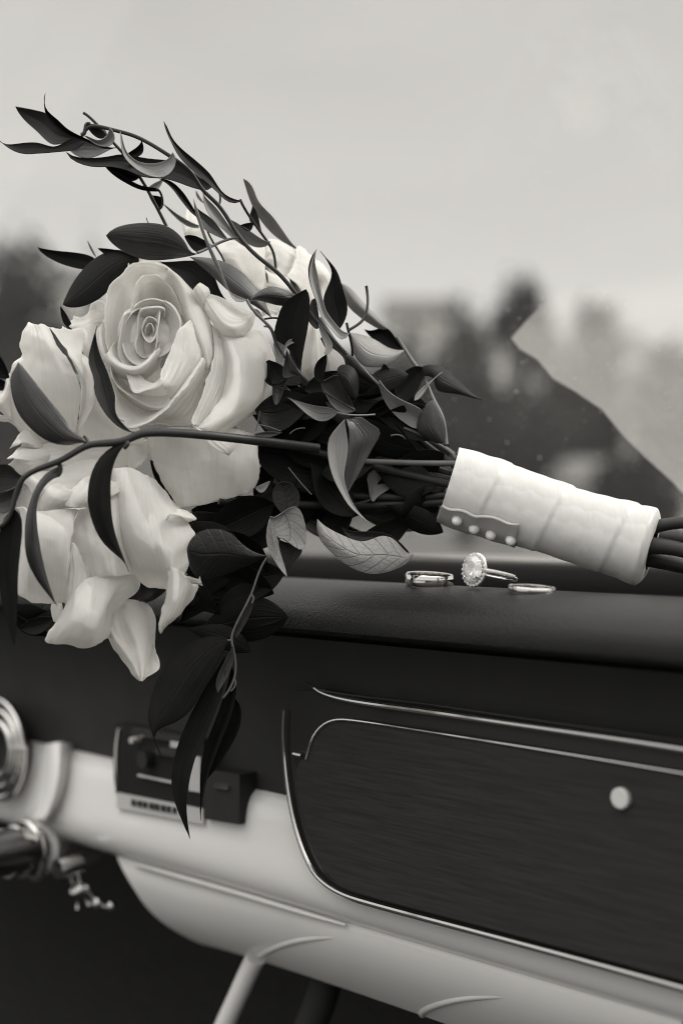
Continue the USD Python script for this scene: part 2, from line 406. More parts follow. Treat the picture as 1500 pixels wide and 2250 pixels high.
# painted lower dash
bulge = np.vstack([spl([(-.004, -.1285), (.004, -.131), (.0075, -.137), (.0095, -.150), (.0105, -.162), (.0085, -.172), (.003, -.179), (-.004, -.1825)], 30), [(-.02, -.183), (-.02, -.1285)]])
obj('lower_dash', prism(bulge, -.35, .95), 'body_paint', car, smooth=50)
ap_top = [DV(x, y, .000) for x, y in ((258, 1882), (400, 1920), (520, 1953), (800, 2034), (1100, 2118), (1500, 2228))]
ap_m1 = [DV(x, y, .001) for x, y in ((285, 1935), (420, 1972), (540, 2000), (800, 2075), (1100, 2165), (1500, 2280))]
ap_m2 = [DV(x, y, -.008) for x, y in ((340, 2010), (450, 2040), (560, 2065), (800, 2135), (1100, 2230), (1500, 2350))]
ap_b = [DV(x, y, -.026) for x, y in ((440, 2072), (500, 2088), (580, 2112), (800, 2185), (1100, 2290), (1500, 2420))]
G = surface([ap_top, ap_m1, ap_m2, ap_b], 40, 16)
G_apron = G.copy()
obj('apron', shell(G, .0012)[0], 'body_paint', car, smooth=40)
obj('groove_bead', tube_mesh([DV(x, y, .004) for x, y in ((292, 1898), (400, 1928), (520, 1962), (640, 1998), (760, 2033))], [.0006, .0013, .0013, .0012, .0006]), 'body_paint', car)
# glovebox
def dv_poly(pts, v, th, n=90, closed=True):
    """A plate of the dash plane with the outline given in the photograph, th metres thick towards the firewall."""
    import shapely
    P3 = np.array([DV(x, y, v) for x, y in pts])
    uw = np.stack([(P3 - O) @ U, P3[:, 2] - EYE], 1)
    pg = shapely.Polygon(uw).buffer(0)
    me = trimesh.creation.extrude_polygon(pg, th, engine='earcut')
    V = np.array([DASH(a, v - th + c, b) for a, b, c in me.vertices])
    m = trimesh.Trimesh(V, me.faces, process=False); m.fix_normals(); return m
outer = [(624, 1560), (622, 1620), (627, 1700), (644, 1800), (672, 1885), (702, 1932), (745, 1962), (800, 1982), (1000, 2036), (1250, 2103), (1500, 2172), (1700, 2228)]
outer_s = spl(outer, 60)
bez = np.vstack([[(1700, 1676), (1500, 1640), (1100, 1583), (800, 1538), (700, 1516), (640, 1520)], outer_s])
obj('glovebox_surround', dv_poly(bez, .0125, .02), 'black_gloss', car, smooth=30)
door_top = [(672, 1668), (684, 1630), (702, 1601), (730, 1584), (770, 1583), (900, 1602), (1200, 1650), (1500, 1700), (1700, 1733)]
dt = spl(door_top, 60)
door_low = spl([(1700, 2212), (1500, 2156), (1250, 2087), (1000, 2020), (800, 1966), (752, 1946), (716, 1916), (690, 1872), (664, 1790), (650, 1700), (660, 1672)], 60)
door = obj('glovebox_door', dv_poly(np.vstack([dt, door_low]), .0150, .004), 'wood_veneer', car, smooth=30)
obj('door_trim', tube_mesh([DV(x, y, .0152) for x, y in dt], .00062, 8, 80), 'chrome', door)
c = DV(1365, 1754, .0155)
btn = trimesh.creation.cylinder(.0038, .006, sections=40)
btn = trimesh.creation.revolve(np.array([(0, .0016), (.0033, .0016), (.0038, .0012), (.0039, -.002), (0, -.002)]), sections=40)
obj('lock_button', oriented(btn, c, U, np.array([0, 0, 1.]), N), 'plate', door, smooth=15)
obj('outer_trim', tube_mesh([DV(x, y, .0145) for x, y in outer_s], np.r_[np.linspace(.0007, .0013, 20), np.full(40, .0014)], 10, 120), 'chrome', car)
obj('upper_trim', tube_mesh([DV(x, y, .0135) for x, y in ((690, 1512), (740, 1534), (900, 1559), (1100, 1588), (1350, 1624), (1500, 1647), (1700, 1678))], [.0006, .0009, .0014, .0012, .0013, .0014, .0014], 10, 60), 'chrome', car)
obj('upper_bead', tube_mesh([DV(x, y, .0133) for x, y in ((668, 1500), (720, 1520), (900, 1543), (1100, 1572), (1350, 1608), (1700, 1662))], .0006, 8, 60), 'black_gloss', car)
obj('trim_clip', tube_mesh([DV(645, 1657, .0145), DV(662, 1661, .0145)], .0009, 8), 'chrome', car)
# radio: black face in a chrome frame, dial, name plate, control box
def dv_box(x0, y0, x1, y1, v, th, slope=.21):
    return dv_poly([(x0, y0), (x1, y0 + (x1 - x0) * slope), (x1, y1 + (x1 - x0) * slope), (x0, y1)], v, th)
radio = obj('radio', dv_box(254, 1590, 448, 1745, .0105, .02, .19), 'black_gloss', car, smooth=30)
fr = [(256, 1592), (352, 1609), (444, 1627), (447, 1700), (446, 1775)]
obj('frame', tube_mesh([DV(x, y, .011) for x, y in ((262, 1600), (257, 1640), (256, 1690), (258, 1735))], [.0010, .0016, .0016, .0010]), 'chrome', radio)
obj('dial_bar', dv_box(288, 1601, 396, 1616, .0125, .003, .15), 'chrome', radio)
obj('dial_bar', dv_box(340, 1646, 396, 1658, .0125, .003, .15), 'chrome', radio)
obj('dial_bar', dv_box(374, 1628, 396, 1642, .0125, .003, .15), 'plate', radio)
obj('tuning_knob', oriented(trimesh.creation.cylinder(.0042, .006, sections=24), DV(322, 1668, .013), U, np.array([0, 0, 1.]), N), 'black_plastic', radio)
obj('preset_knob', oriented(trimesh.creation.cylinder(.0016, .006, sections=16), DV(298, 1626, .013), U, np.array([0, 0, 1.]), N), 'plate', radio)
obj('lower_bar', tube_mesh([DV(304, 1704, .0115), DV(380, 1720, .0115)], .0007), 'plate', radio)
plate = obj('name_plate', dv_box(256, 1742, 446, 1776, .0115, .008, .19), 'plate', radio)
for i, w in enumerate((11, 12, 10, 13, 11, 12, 10, 9)):
    x = 288 + i * 13.0
    obj('raised_mark', dv_box(x, 1757 + (x - 290) * .19, x + w * .75, 1771 + (x - 290) * .19, .0122, .001, .19), 'black_plastic', radio)
obj('plate_end', dv_box(414, 1660, 440, 1738, .0112, .002, .15), 'plate', radio)
kb = obj('control_box', dv_box(448, 1690, 526, 1800, .0125, .02, .16), 'black_plastic', radio)
obj('control_button', dv_box(470, 1722, 500, 1732, .0138, .002, .15), 'chrome', radio)
# column, gauges, levers on the driver's side
def ring(px, py, Z, R, r, m, name, normal=N, parent=car, sc=1.):
    k = Z / FPX
    t = trimesh.creation.torus(R * k, r * k, major_sections=48, minor_sections=12)
    up = np.array([0, 0, 1.]); z = normal / np.linalg.norm(normal); x = np.cross(up, z); x /= np.linalg.norm(x); y = np.cross(z, x)
    return obj(name, oriented(t, P(px, py, Z), x, y, z), m, parent, smooth=40)
ring(122, 1626, .80, 19, 8, 'chrome', 'bezel_ring')
ga = ring(-6, 1645, .80, 108, 8, 'chrome', 'gauge_ring')
ring(-6, 1645, .795, 84, 7, 'chrome', 'gauge_ring')
ring(-6, 1645, .79, 58, 8, 'chrome', 'gauge_ring')
obj('gauge_face', oriented(trimesh.creation.cylinder(108 * .8 / FPX, .01, sections=48), P(-6, 1645, .81), U, np.array([0, 0, 1.]), N), 'black_gloss', car)
obj('toggle_switch', tube_mesh([P(38, 1664, .79), P(43, 1645, .785), P(41, 1634, .78)], [.0015, .0022, .0026]), 'chrome', car)
for x, y in ((182, 1630), (222, 1622)):
    obj('toggle_switch', tube_mesh([P(x - 4, y + 8, .79), P(x + 2, y - 6, .78), P(x + 4, y - 12, .78)], [.0014, .0020, .0022]), 'chrome', car)
cowl = [np.array([P(x, y, z) for x, y, z in l]) for l in (
    ((96, 1640, .80), (92, 1700, .80), (84, 1760, .80), (70, 1800, .80)),
    ((130, 1632, .765), (128, 1690, .760), (118, 1750, .762), (96, 1800, .77)),
    ((168, 1640, .79), (164, 1690, .79), (148, 1750, .79), (112, 1800, .79)))]
obj('gauge_cowl', shell(surface(cowl, 24, 14), .0015)[0], 'body_paint', car, smooth=50)
col = tube_mesh([P(70, 1868, .775), P(110, 1862, .81), P(190, 1850, .92)], [.0150, .0145, .0140], 28, 30)
obj('steering_column', col, 'body_paint', car, smooth=50)
cn = np.array([-.75, -.6, -.1])
obj('column_hub', tube_mesh([P(-90, 1890, .64), P(0, 1876, .71), P(62, 1868, .768)], [.0105, .0115, .0125], 24, 24), 'black_gloss', car, smooth=50)
ring(66, 1868, .765, 60, 11, 'chrome', 'column_collar', normal=cn)
ring(40, 1872, .745, 52, 9, 'chrome', 'column_collar', normal=cn)
ring(10, 1877, .720, 48, 7, 'plate', 'column_collar', normal=cn)
obj('column_lever', tube_mesh([P(-20, 1850, .715), P(30, 1838, .725), P(70, 1846, .735)], [.0035, .0028, .0042]), 'chrome', car)
obj('ignition_lock', oriented(trimesh.creation.cylinder(.0052, .014, sections=28), P(150, 1905, .755), U, np.array([0, 0, 1.]), N), 'chrome', car)
obj('lower_bracket', tube_mesh([DV(562, 2104, -.022), DV(540, 2150, -.022), DV(508, 2220, -.022), DV(472, 2300, -.022)], [.0052, .0050, .005, .005], 16), 'body_paint', car, smooth=50)
from scipy.interpolate import griddata
Gf_ = G_apron.reshape(-1, 3); gp = np.stack([750 + FPX * Gf_[:, 0] / Gf_[:, 1], 1125 - FPX * (Gf_[:, 2] - EYE) / Gf_[:, 1]], 1)
def on_apron(x, y):
    q = griddata(gp, Gf_, (x, y), method='linear')
    return Gf_[np.argmin(np.linalg.norm(gp - (x, y), axis=1))] if np.isnan(q).any() else q
for pts, rr in ((((566, 2098), (590, 2084), (640, 2066), (720, 2056), (830, 2058)), (.0017, .0021, .0021, .0018, .0012)), (((908, 2238), (930, 2216), (985, 2196), (1070, 2186), (1180, 2192)), (.0017, .0021, .0021, .0018, .0012))):
    obj('reflection_ridge', tube_mesh([on_apron(*q) - N * .0013 - np.array([0, 0, .0006]) for i_, q in enumerate(pts)], rr, 16, 40), 'body_paint', car, smooth=60)  # soft reflections in the paint, put into shape as shallow ridges
obj('under_pipe', tube_mesh([DV(720, 2140, -.04), DV(700, 2210, -.04), DV(660, 2300, -.04)], .008, 16), 'upholstery', car, smooth=50)
# footwell and floor
obj('firewall', prism([(-.24, -.045), (-.22, -.045), (-.22, -.72), (-.24, -.72)], -.9, 1.2), 'carpet', car)
obj('floor', prism([(-.24, -.70), (1.3, -.72), (1.3, -.74), (-.24, -.72)], -.9, 1.2), 'carpet', car)
# doors, below the line of sight (the car is open to the sky)
obj('door_panel', prism([(-.24, -.72), (1.4, -.72), (1.4, -.10), (-.24, -.10)], -.60, -.55), 'upholstery', car)
obj('door_panel', prism([(-.24, -.72), (1.4, -.72), (1.4, -.10), (-.24, -.10)], 1.22, 1.27), 'upholstery', car)
# windshield
WB, WK, WW = -.20, .55, -.031
def WS(u, w, off=0.): return DASH(u, WB + WK * (w - WW) + off, w)
def WSP(px, py, off=0.):
    a, b = (px - 750) / FPX, (1125 - py) / FPX
    # (t a, t) . N - O.N = WB + WK (t b - WW) + off
    t = (WB - WK * WW + off + O[:2] @ N[:2]) / (a * N[0] + N[1] - WK * b)
    return P(px, py, t)
us, ws = np.linspace(-.45, .85, 24), np.linspace(-.045, .46, 12)
Gw = np.array([[WS(u, w) for u in us] for w in ws])
wsh = obj('windshield', shell(Gw, .004)[0], 'pane', car, smooth=False)
obj('windshield_gasket', prism([(-.235, -.034), (-.205, -.0285), (-.188, -.0315), (-.180, -.040), (-.180, -.055), (-.235, -.055)], -.45, .85), 'rubber', car, smooth=50)
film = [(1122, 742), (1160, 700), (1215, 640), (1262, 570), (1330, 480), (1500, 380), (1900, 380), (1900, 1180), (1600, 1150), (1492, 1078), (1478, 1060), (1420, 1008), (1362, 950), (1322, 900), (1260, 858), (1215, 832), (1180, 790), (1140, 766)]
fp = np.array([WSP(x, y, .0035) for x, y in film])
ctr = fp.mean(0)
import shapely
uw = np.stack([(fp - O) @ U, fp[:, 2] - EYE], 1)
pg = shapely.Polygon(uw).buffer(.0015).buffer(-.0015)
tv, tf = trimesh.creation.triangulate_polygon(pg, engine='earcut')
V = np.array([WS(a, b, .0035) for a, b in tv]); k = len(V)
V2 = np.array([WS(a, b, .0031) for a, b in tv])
obj('reflection_patch', trimesh.Trimesh(np.vstack([V, V2]), np.vstack([tf, tf[:, ::-1] + k]), process=False), 'painted_reflection', wsh, smooth=False)  # pale patch painted on the pane in place of a reflection
# specks of dirt stuck to the glass
sp = []
for _ in range(260):
    x, y = rng.uniform(860, 1500), rng.uniform(640, 1060)
    r = .00018 * rng.lognormal(0, .5)
    b = trimesh.creation.icosphere(0, r); b.apply_translation(WSP(x, y, .0033)); sp.append(b)
obj('dirt_specks', merge(*sp), 'plate', wsh, smooth=True, kind='stuff')
# hood outside the glass: a light painted bulge
def hood_line(dv, crest):
    return [DASH(u, dv, w) for u, w in crest]
HC = [(-.60, -.13), (-.36, -.085), (-.24, -.066), (-.10, -.04), (.0, -.020), (.07, -.0075), (.12, -.008), (.18, -.022), (.28, -.05), (.5, -.06), (1.0, -.08)]
def shift(d, k): return [(u - .0 + k, w + d) for u, w in HC]
G = surface([np.array(hood_line(-.27, shift(-.05, -.26))), np.array(hood_line(-.55, shift(-.012, -.1))), np.array(hood_line(-.9, shift(0, .08))), np.array(hood_line(-1.35, shift(-.035, .3)))], 60, 24)
obj('hood', shell(G, .002)[0], 'body_paint', car, smooth=True)

# keys hanging from the dash
keys = thing('key_ring', 'small bright key ring hanging under the dash beside the steering column', 'keys')
kz = .76
ring(166, 1934, kz, 15, 2.2, 'chrome', 'split_ring', parent=keys)
for a_, b_ in (((172, 1946), (196, 1990)), ((166, 1950), (170, 1998))):
    q0, q1 = P(*a_, kz), P(*b_, kz)
    obj('key', tube_mesh([q0, q0 * .7 + q1 * .3, q0 * .66 + q1 * .34, q1], [.0030, .0034, .0014, .0011], 10, 24), 'silver', keys)
for x, y, r in ((190, 1953, 10), (214, 1984, 13), (244, 1991, 11)):
    b = trimesh.creation.icosphere(2, r * kz / FPX); b.apply_translation(P(x, y, kz)); obj('bead', b, 'silver', keys, smooth=True)
obj('chain', tube_mesh([P(170, 1940, kz), P(190, 1953, kz), P(214, 1984, kz), P(244, 1991, kz)], .0008), 'chrome', keys)

# ================================================================== rings on the pad
def padh(v): return np.interp(v, pad[:46, 0], pad[:46, 1])
def band(name, px, py, Z, R, h, th, label, rough=0.):
    prof = np.array([(R - th, -h / 2 + .0002), (R - th * .35, -h / 2), (R - th * .12, -h * .40), (R, -h * .15), (R, h * .15), (R - th * .12, h * .40), (R - th * .35, h / 2), (R - th, h / 2 - .0002), (R - th * 1.06, 0), (R - th, -h / 2 + .0002)])
    m = trimesh.creation.revolve(prof, sections=96)
    base = P(px, py, Z)
    t = thing(name, label, 'ring')
    z = np.array([0.05, -.06, 1.]); z /= np.linalg.norm(z); x = np.cross([0, 1, 0], z); x /= np.linalg.norm(x); y = np.cross(z, x)
    v = (base - O)[:2] @ N[:2]
    b3 = np.array([base[0], base[1], EYE + padh(v) + h / 2 + .0001])
    obj('band', oriented(m, b3, x, y, z), 'silver', t, smooth=30)
    return t, b3
band('wedding_band', 943, 1262, .600, .01035, .0048, .0016, 'wide polished silver wedding band lying flat beside the veined rose leaf')
band('wedding_band', 1168, 1283, .552, .0092, .0022, .0014, 'thin narrow silver wedding band lying flat at the right end of the three rings')
er = thing('engagement_ring', 'diamond engagement ring with large oval stone and beaded shank between two plain bands', 'ring')
eh = P(1041, 1252, .574)                       # centre of the stone
h = np.array([-.62, -.76, .16]); h /= np.linalg.norm(h)      # the way the stone faces
sxv = np.cross(np.array([0, 0, 1.]), h); sxv /= np.linalg.norm(sxv); syv = np.cross(h, sxv)
def brilliant(a, b, hgt, n=16):
    pts = []
    for r, z, ph in ((.0, -.62, 0), (.55, -.30, .5), (1., -.03, 0), (1., .04, .5), (.80, .22, 0), (.58, .32, .5)):
        if r == 0: pts.append((0, 0, z * hgt)); continue
        for i in range(n):
            t = 2 * np.pi * (i + ph) / n
            pts.append((a * r * np.cos(t), b * r * np.sin(t), z * hgt))
    return trimesh.convex.convex_hull(np.array(pts))
obj('stone', oriented(brilliant(.0046, .0057, .0060), eh + h * .001, sxv, syv, h), 'diamond', er, smooth=False)
halo = []
for i in range(22):
    t = 2 * np.pi * i / 22
    b = brilliant(.00075, .00075, .0011, 8)
    halo.append(oriented(b, eh + sxv * .0051 * np.cos(t) + syv * .0063 * np.sin(t) + h * .0004, sxv, syv, h))
for b in halo: obj('halo_stone', b, 'diamond', er, smooth=False)
tor = trimesh.creation.torus(1., .16, 48, 10); tor.apply_scale([.0050, .0062, .0040])
obj('halo_setting', oriented(tor, eh - h * .0006, sxv, syv, h), 'silver', er, smooth=40)
for t in (.7, 2.44, 3.84, 5.58):
    c = eh + sxv * .0040 * np.cos(t) + syv * .0052 * np.sin(t)
    obj('prong', tube_mesh([c - h * .002, c + h * .0012, c * 1. + h * .0022 - (sxv * np.cos(t) + syv * np.sin(t)) * .0007], [.0005, .0005, .00055], 8, 10), 'silver', er, smooth=50)
# shank: a ring in the plane of -h and sxv, lying almost flat
ax1 = np.array([.86, .50, 0.]); ax1[2] = -.24; ax1 /= np.linalg.norm(ax1)
ax2 = np.cross([0, 0, 1.], ax1); ax2 /= np.linalg.norm(ax2)
RC = .0092
cen = eh + ax1 * (RC + .001)
an = np.linspace(.12 * np.pi, 1.88 * np.pi, 60) + np.pi
obj('shank', tube_mesh([cen + RC * (np.cos(a) * ax1 + np.sin(a) * ax2) for a in an], .0008, 10, 80), 'silver', er, smooth=50)
zz = np.cross(ax1, ax2)
for a in np.linspace(.10 * np.pi, .62 * np.pi, 15):
    for s in (1, -1):
        aa = np.pi + s * a
        c = cen + RC * 1.02 * (np.cos(aa) * ax1 + np.sin(aa) * ax2) + np.array([0, 0, .0005])
        b = trimesh.creation.icosphere(1, .00085); b.apply_translation(c)
        obj('pave_stone', b, 'diamond', er, smooth=False)

# ================================================================== the bouquet
bq = thing('bridal_bouquet', 'white rose bridal bouquet with dark trailing ruscus leaves and satin wrapped stems', 'bouquet')

# ---- satin wrap
k6 = .585 / FPX
axis = np.array([P(x, y, z) for x, y, z in ((984, 1062, .600), (1100, 1100, .597), (1250, 1150, .590), (1380, 1190, .583), (1432, 1205, .580))])
rad = np.array([84, 85, 80, 84, 88]) * k6
n, seg = 140, 72
R4 = resample(np.c_[axis, rad], n)
tg = np.gradient(R4[:, :3], axis=0); tg /= np.linalg.norm(tg, axis=1, keepdims=True)
V = []
up = np.array([0, 0, 1.])
for i in range(n):
    y = up - tg[i] * (up @ tg[i]); y /= np.linalg.norm(y); x = np.cross(y, tg[i])
    s = i / (n - 1)
    a = np.linspace(0, 2 * np.pi, seg, endpoint=False)
    # overlapping turns of ribbon: a saw-tooth step that winds round
    wind = (s * 3.2 + a / (2 * np.pi) * .55) % 1.0
    step = np.where(wind > .94, (1 - wind) / .06, wind / .94) * .0007
    lump = (meshkit.fbm(np.stack([np.cos(a) * 1.5, np.sin(a) * 1.5, np.full(seg, s * 7)], 1) + 9, 3, 4) - .5) * .0007
    fold = np.sin(s * 58 + 3 * np.sin(a * 1.0) + 2 * lump / .0007) * .00010
    end = -.004 * np.clip((s - .965) / .035, 0, 1) ** 2
    r = R4[i, 3] + step + lump + fold + end
    V.append(R4[i, :3] + tg[i] * (np.cos(a) * 0)[:, None] + r[:, None] * (np.cos(a)[:, None] * x + np.sin(a)[:, None] * y))
Vw = np.array(V)
# inner lining so that the mouth of the wrap is open
inn = np.array([R4[i, :3] + (Vw[i] - R4[i, :3]) * .93 for i in range(n)])
stack = np.concatenate([inn[::-1], Vw]) if False else np.concatenate([inn[20::-1], Vw, (R4[-1, :3] + (Vw[-1] - R4[-1, :3]) * .7)[None]])
rows = len(stack); F = []
for i in range(rows - 1):
    for j in range(seg):
        k = (j + 1) % seg
        F += [[i * seg + j, (i + 1) * seg + j, (i + 1) * seg + k], [i * seg + j, (i + 1) * seg + k, i * seg + k]]
wm = trimesh.Trimesh(stack.reshape(-1, 3), F, process=False); wm.fix_normals()
wrap = obj('satin_wrap', wm, 'satin', bq, smooth=50)
# the ribbon's overlapped end with the row of pearl pins, under the front of the wrap
def on_wrap(s_, a_, off):
    i_ = min(int(s_ * (n - 1)), n - 1); q = (a_ % (2 * np.pi)) / (2 * np.pi) * seg; j0 = int(q) % seg; f = q - int(q)
    pnt = Vw[i_, j0] * (1 - f) + Vw[i_, (j0 + 1) % seg] * f
    r_ = pnt - R4[i_, :3]
    return pnt + r_ / np.linalg.norm(r_) * off
fs = np.linspace(0.004, .41, 30)
top_a = np.pi + np.radians(np.linspace(36, 22, 30)) + .03 * np.sin(fs * 40)
rows_ = []
for k_ in np.linspace(0, 1, 16):
    a_ = top_a + k_ * np.radians(88)
    off = .0006 + .0007 * np.exp(-(k_ / .07) ** 2) + .0003 * np.sin(np.pi * k_)
    rows_.append([on_wrap(s_ - .012 * k_ * (q > 24), t_, off) for q, (s_, t_) in enumerate(zip(fs, a_))])
obj('ribbon_flap', shell(np.array(rows_), .0005)[0], 'satin_shaded', wrap, smooth=True)
obj('ribbon_edge', tube_mesh([on_wrap(s_, t_, .0011) for s_, t_ in zip(fs, top_a)], np.r_[np.full(26, .00065), .0005, .0004, .0003, .0002], 8), 'satin', wrap)
def wrap_at(px, py, off):
    """The point of the wrap's near side that the photograph shows at px, py."""
    best = None
    for s_ in np.linspace(.01, .6, 90):
        for a_ in np.linspace(np.pi, 1.62 * np.pi, 60):
            q = on_wrap(s_, a_, 0.); e = abs(750 + FPX * q[0] / q[1] - px) + abs(1125 - FPX * (q[2] - EYE) / q[1] - py)
            if best is None or e < best[0]: best = (e, s_, a_)
    return on_wrap(best[1], best[2], off)
for x, y in ((1006, 1139), (1042, 1156), (1081, 1169), (1123, 1182)):
    b = trimesh.creation.icosphere(3, 12 * .58 / FPX); b.apply_translation(wrap_at(x, y, .0014))
    obj('pearl_pin', b, 'pearl', wrap, smooth=True)
# cut stems
for l, r, m in ((((1420, 1165, .580), (1480, 1150, .575), (1640, 1155, .57)), 16, 'stem_dark'), (((1420, 1200, .575), (1480, 1205, .57), (1640, 1260, .56)), 20, 'stem_dark'),
                (((1420, 1225, .585), (1480, 1240, .58), (1640, 1275, .575)), 20, 'stem_dark'), (((1425, 1180, .595), (1500, 1185, .592), (1640, 1200, .59)), 22, 'stem_dark')):
    obj('cut_stem', tube_mesh([P(*q) for q in l], np.array([r * 1.05, r * .82, r * 1.0]) * k6, 14), m, bq, smooth=50)

# ---- roses
def rose(heart, r, m='petal'):
    """A rose: its hidden green cup is the part, the petals are its sub-parts."""
    s = trimesh.creation.icosphere(2, r); s.apply_scale([1, 1, .8]); s.apply_translation(heart)
    return obj('white_rose', s, 'ruscus_mid', bq, smooth=True)
def cup(parent, t, cx, cy, rx, ry, a0, a1, d, depth, rot=0., sh=.8, bx=0, by=0, jit=.05, seed=0, sq=2.6):
    """One wrapped petal of a rose heart seen from the front: an arc of rim that drops to the heart's base."""
    r_ = np.random.default_rng(seed + 50)
    a = np.radians(np.linspace(a0, a1, 18)); ph = r_.uniform(0, 6, 3)
    w = (np.abs(np.cos(a)) ** sq + np.abs(np.sin(a)) ** sq) ** (-1 / sq)
    w = w * (1 + jit * (np.sin(2 * a + ph[0]) + .7 * np.sin(5 * a + ph[1])))
    e = np.sin(np.linspace(0, np.pi, 18)) ** .35
    tp = np.linspace(0, 1, 18); sp_ = 1 - .10 * tp          # each petal winds inwards
    c, s = math.cos(rot), math.sin(rot)
    def row(k, dd, ox=0., oy=0., low=0.):
        x, y = rx * k * w * sp_ * np.cos(a), ry * k * w * sp_ * np.sin(a)
        return np.array([t((cx + ox + c * p - s * q, cy + oy + s * p + c * q), dd + low * (1 - ee)) for p, q, ee in zip(x, y, e)])
    lines = [row(1.025, d + 3.0, low=3), row(1.008, d + .4, low=3), row(.99, d, low=3), row(.965, d + 1.6, low=3), row(.92, d + depth * .6, bx * .5, by * .5), row(sh, d + depth, bx, by)]
    seedc[0] += 1
    me, uv = shell(surface(lines, 34, 22, 2), .00045, .0006, 110., seedc[0])
    return obj('petal', me, 'petal', parent, smooth=True, uv=uv)

r1 = rose(T1((1180, 900), 22), .014)
A = lambda s, **k: petal(r1, T1, s, **k)
A('190,770,2 163,560,2 175,380,3 205,280,5 300,190,7 345,135,8 430,113,10 530,120,10 600,165,10 700,240,10 790,330,9 870,430,8 920,560,6|250,760,9 235,560,9 262,400,11 330,300,13 430,230,14 540,235,14 680,330,14 780,450,12 840,580,10|360,720,24 390,560,26 480,470,28 600,480,28 690,580,24')
A('560,140,12 690,225,10 790,325,9 870,430,7 922,560,5 944,700,3 932,850,2|600,150,5 760,300,3 830,430,1 872,560,-2 905,700,-4 915,860,-3|620,180,4 722,330,1 775,520,-2 850,720,-4 893,880,-4|590,250,10 680,390,8 730,560,6 800,740,3 840,880,2|560,300,20 620,420,20 660,560,18 720,720,14 780,860,10', n=40, m=22)
A('345,500,2 352,420,1 368,340,1 392,262,1 430,212,2 500,202,3 560,222,3 640,300,4 700,420,4 725,520,4|390,500,8 400,420,7 430,330,7 490,280,8 560,290,9 630,380,9 670,500,9|430,560,22 440,480,22 500,420,24 570,430,24 610,540,22')
for i, (cx, cy, rx, ry, a0, a1, d, dep, rot) in enumerate((
        (470, 668, 205, 222, 85, 290, -2.0, 6, .10), (530, 610, 190, 200, 255, 440, -1.5, 6, -.1))):
    cup(r1, T1, cx, cy, rx, ry, a0, a1, d, dep, rot=rot, seed=i, bx=6, by=5, jit=.06)
def hp(rim, inside, d, depth=4.):
    """A heart petal drawn by its rim and the line where it sinks behind the next one."""
    R_ = parse(T1, rim)[0][:, :2]; I_ = parse(T1, inside)[0][:, :2]; c_ = np.array([485., 625.])
    e_ = np.sin(np.linspace(0, np.pi, len(R_))) ** .5
    rowf = lambda q, dd: np.array([T1(p_, dd + 2.2 * (1 - np.interp(i_ / (len(q) - 1), np.linspace(0, 1, len(e_)), e_))) for i_, p_ in enumerate(q)])
    seedc[0] += 1
    L_ = [rowf(c_ + (R_ - c_) * 1.04, d + 3.2), rowf(c_ + (R_ - c_) * 1.012, d + .5), rowf(R_, d), rowf(R_ + (c_ - R_) * .05, d + 1.1), rowf(I_, d + depth)]
    m_, n_ = 20, 34
    G_ = surface(L_, n_, m_, 2)
    me, uv = shell(G_, .00035, .0005, 100., seedc[0], .5)
    return obj('petal', me, 'petal', r1, smooth=True, uv=uv)
hp('352,482 306,498 282,600 266,720 288,832 395,888 508,810', '440,500 400,560 380,640 380,720 410,790 470,800 520,780', -3.5, 4.5)
hp('355,490 415,408 500,384 575,398 620,440', '420,520 450,480 510,470 560,480 590,500', -2.6, 4.5)
hp('572,402 650,440 705,560 690,620 640,730 545,800 480,835', '560,500 600,560 610,620 580,700 520,770 460,800', -3.2, 4.5)
hp('300,700 330,800 400,850 480,825 545,740 560,690', '380,680 410,760 440,780 480,760 520,700', -4.0, 4)
hp('415,486 402,560 400,640 384,700 405,772 470,800', '460,520 455,580 455,640 450,700 470,760', -4.6, 4)
hp('412,505 442,452 510,441 578,447 584,510', '450,530 480,500 520,495 550,530', -4.2, 4)
hp('556,440 550,540 538,640 532,720 492,785', '515,500 505,580 500,650 480,730', -4.9, 4)
hp('425,640 440,560 475,512 525,528 532,590', '465,620 475,570 500,560 515,590', -5.0, 3)
hp('530,560 526,640 490,690 450,660 440,600', '505,590 500,620 485,640 470,610', -5.3, 3)
hp('462,640 462,580 490,556 512,590 500,640', '485,625 484,600 492,590 495,620', -5.5, 2.5)
A('255,640,3 262,560,3 300,480,4 400,430,4 540,420,4 660,470,4 730,560,3|300,720,1 360,680,0 430,640,-.5 520,640,-.5 600,650,0 660,660,1|300,860,3 380,900,3 480,880,3 580,800,3 680,700,3', k=2)
A('300,850,6 280,950,6 330,1060,6|430,900,4 430,990,4 480,1100,5|560,840,4 600,960,4 640,1080,6', k=2)
A('250,680,10 280,780,11 380,840,12 470,780,12|215,720,0 240,800,-3 310,850,-4 400,860,-4 490,790,-4|183,768,-3 212,832,-6 300,886,-8 400,894,-8 500,812,-7 545,735,-5|165,775,4 195,870,4 300,950,4 420,965,4 560,850,2', k=3)
A('772,538,-3 700,590,-7 640,720,-9 582,880,-11 558,985,-13|782,545,-3.4 752,650,-7.6 728,780,-9.4 672,930,-11.4 600,1030,-11.5|792,556,-2.4 812,680,-5.4 808,800,-7.4 745,950,-8 630,1085,-6|796,562,0 835,700,-3 864,800,-4 795,935,-3 650,1105,0', k=3)
A('322,905,-6 330,965,-8 350,1020,-9 390,1054,-10 462,1034,-12 540,1008,-14 578,978,-15 572,955,-14|328,898,-5 420,928,-4 500,985,-7 545,965,-10 562,952,-12', wob=.0003)
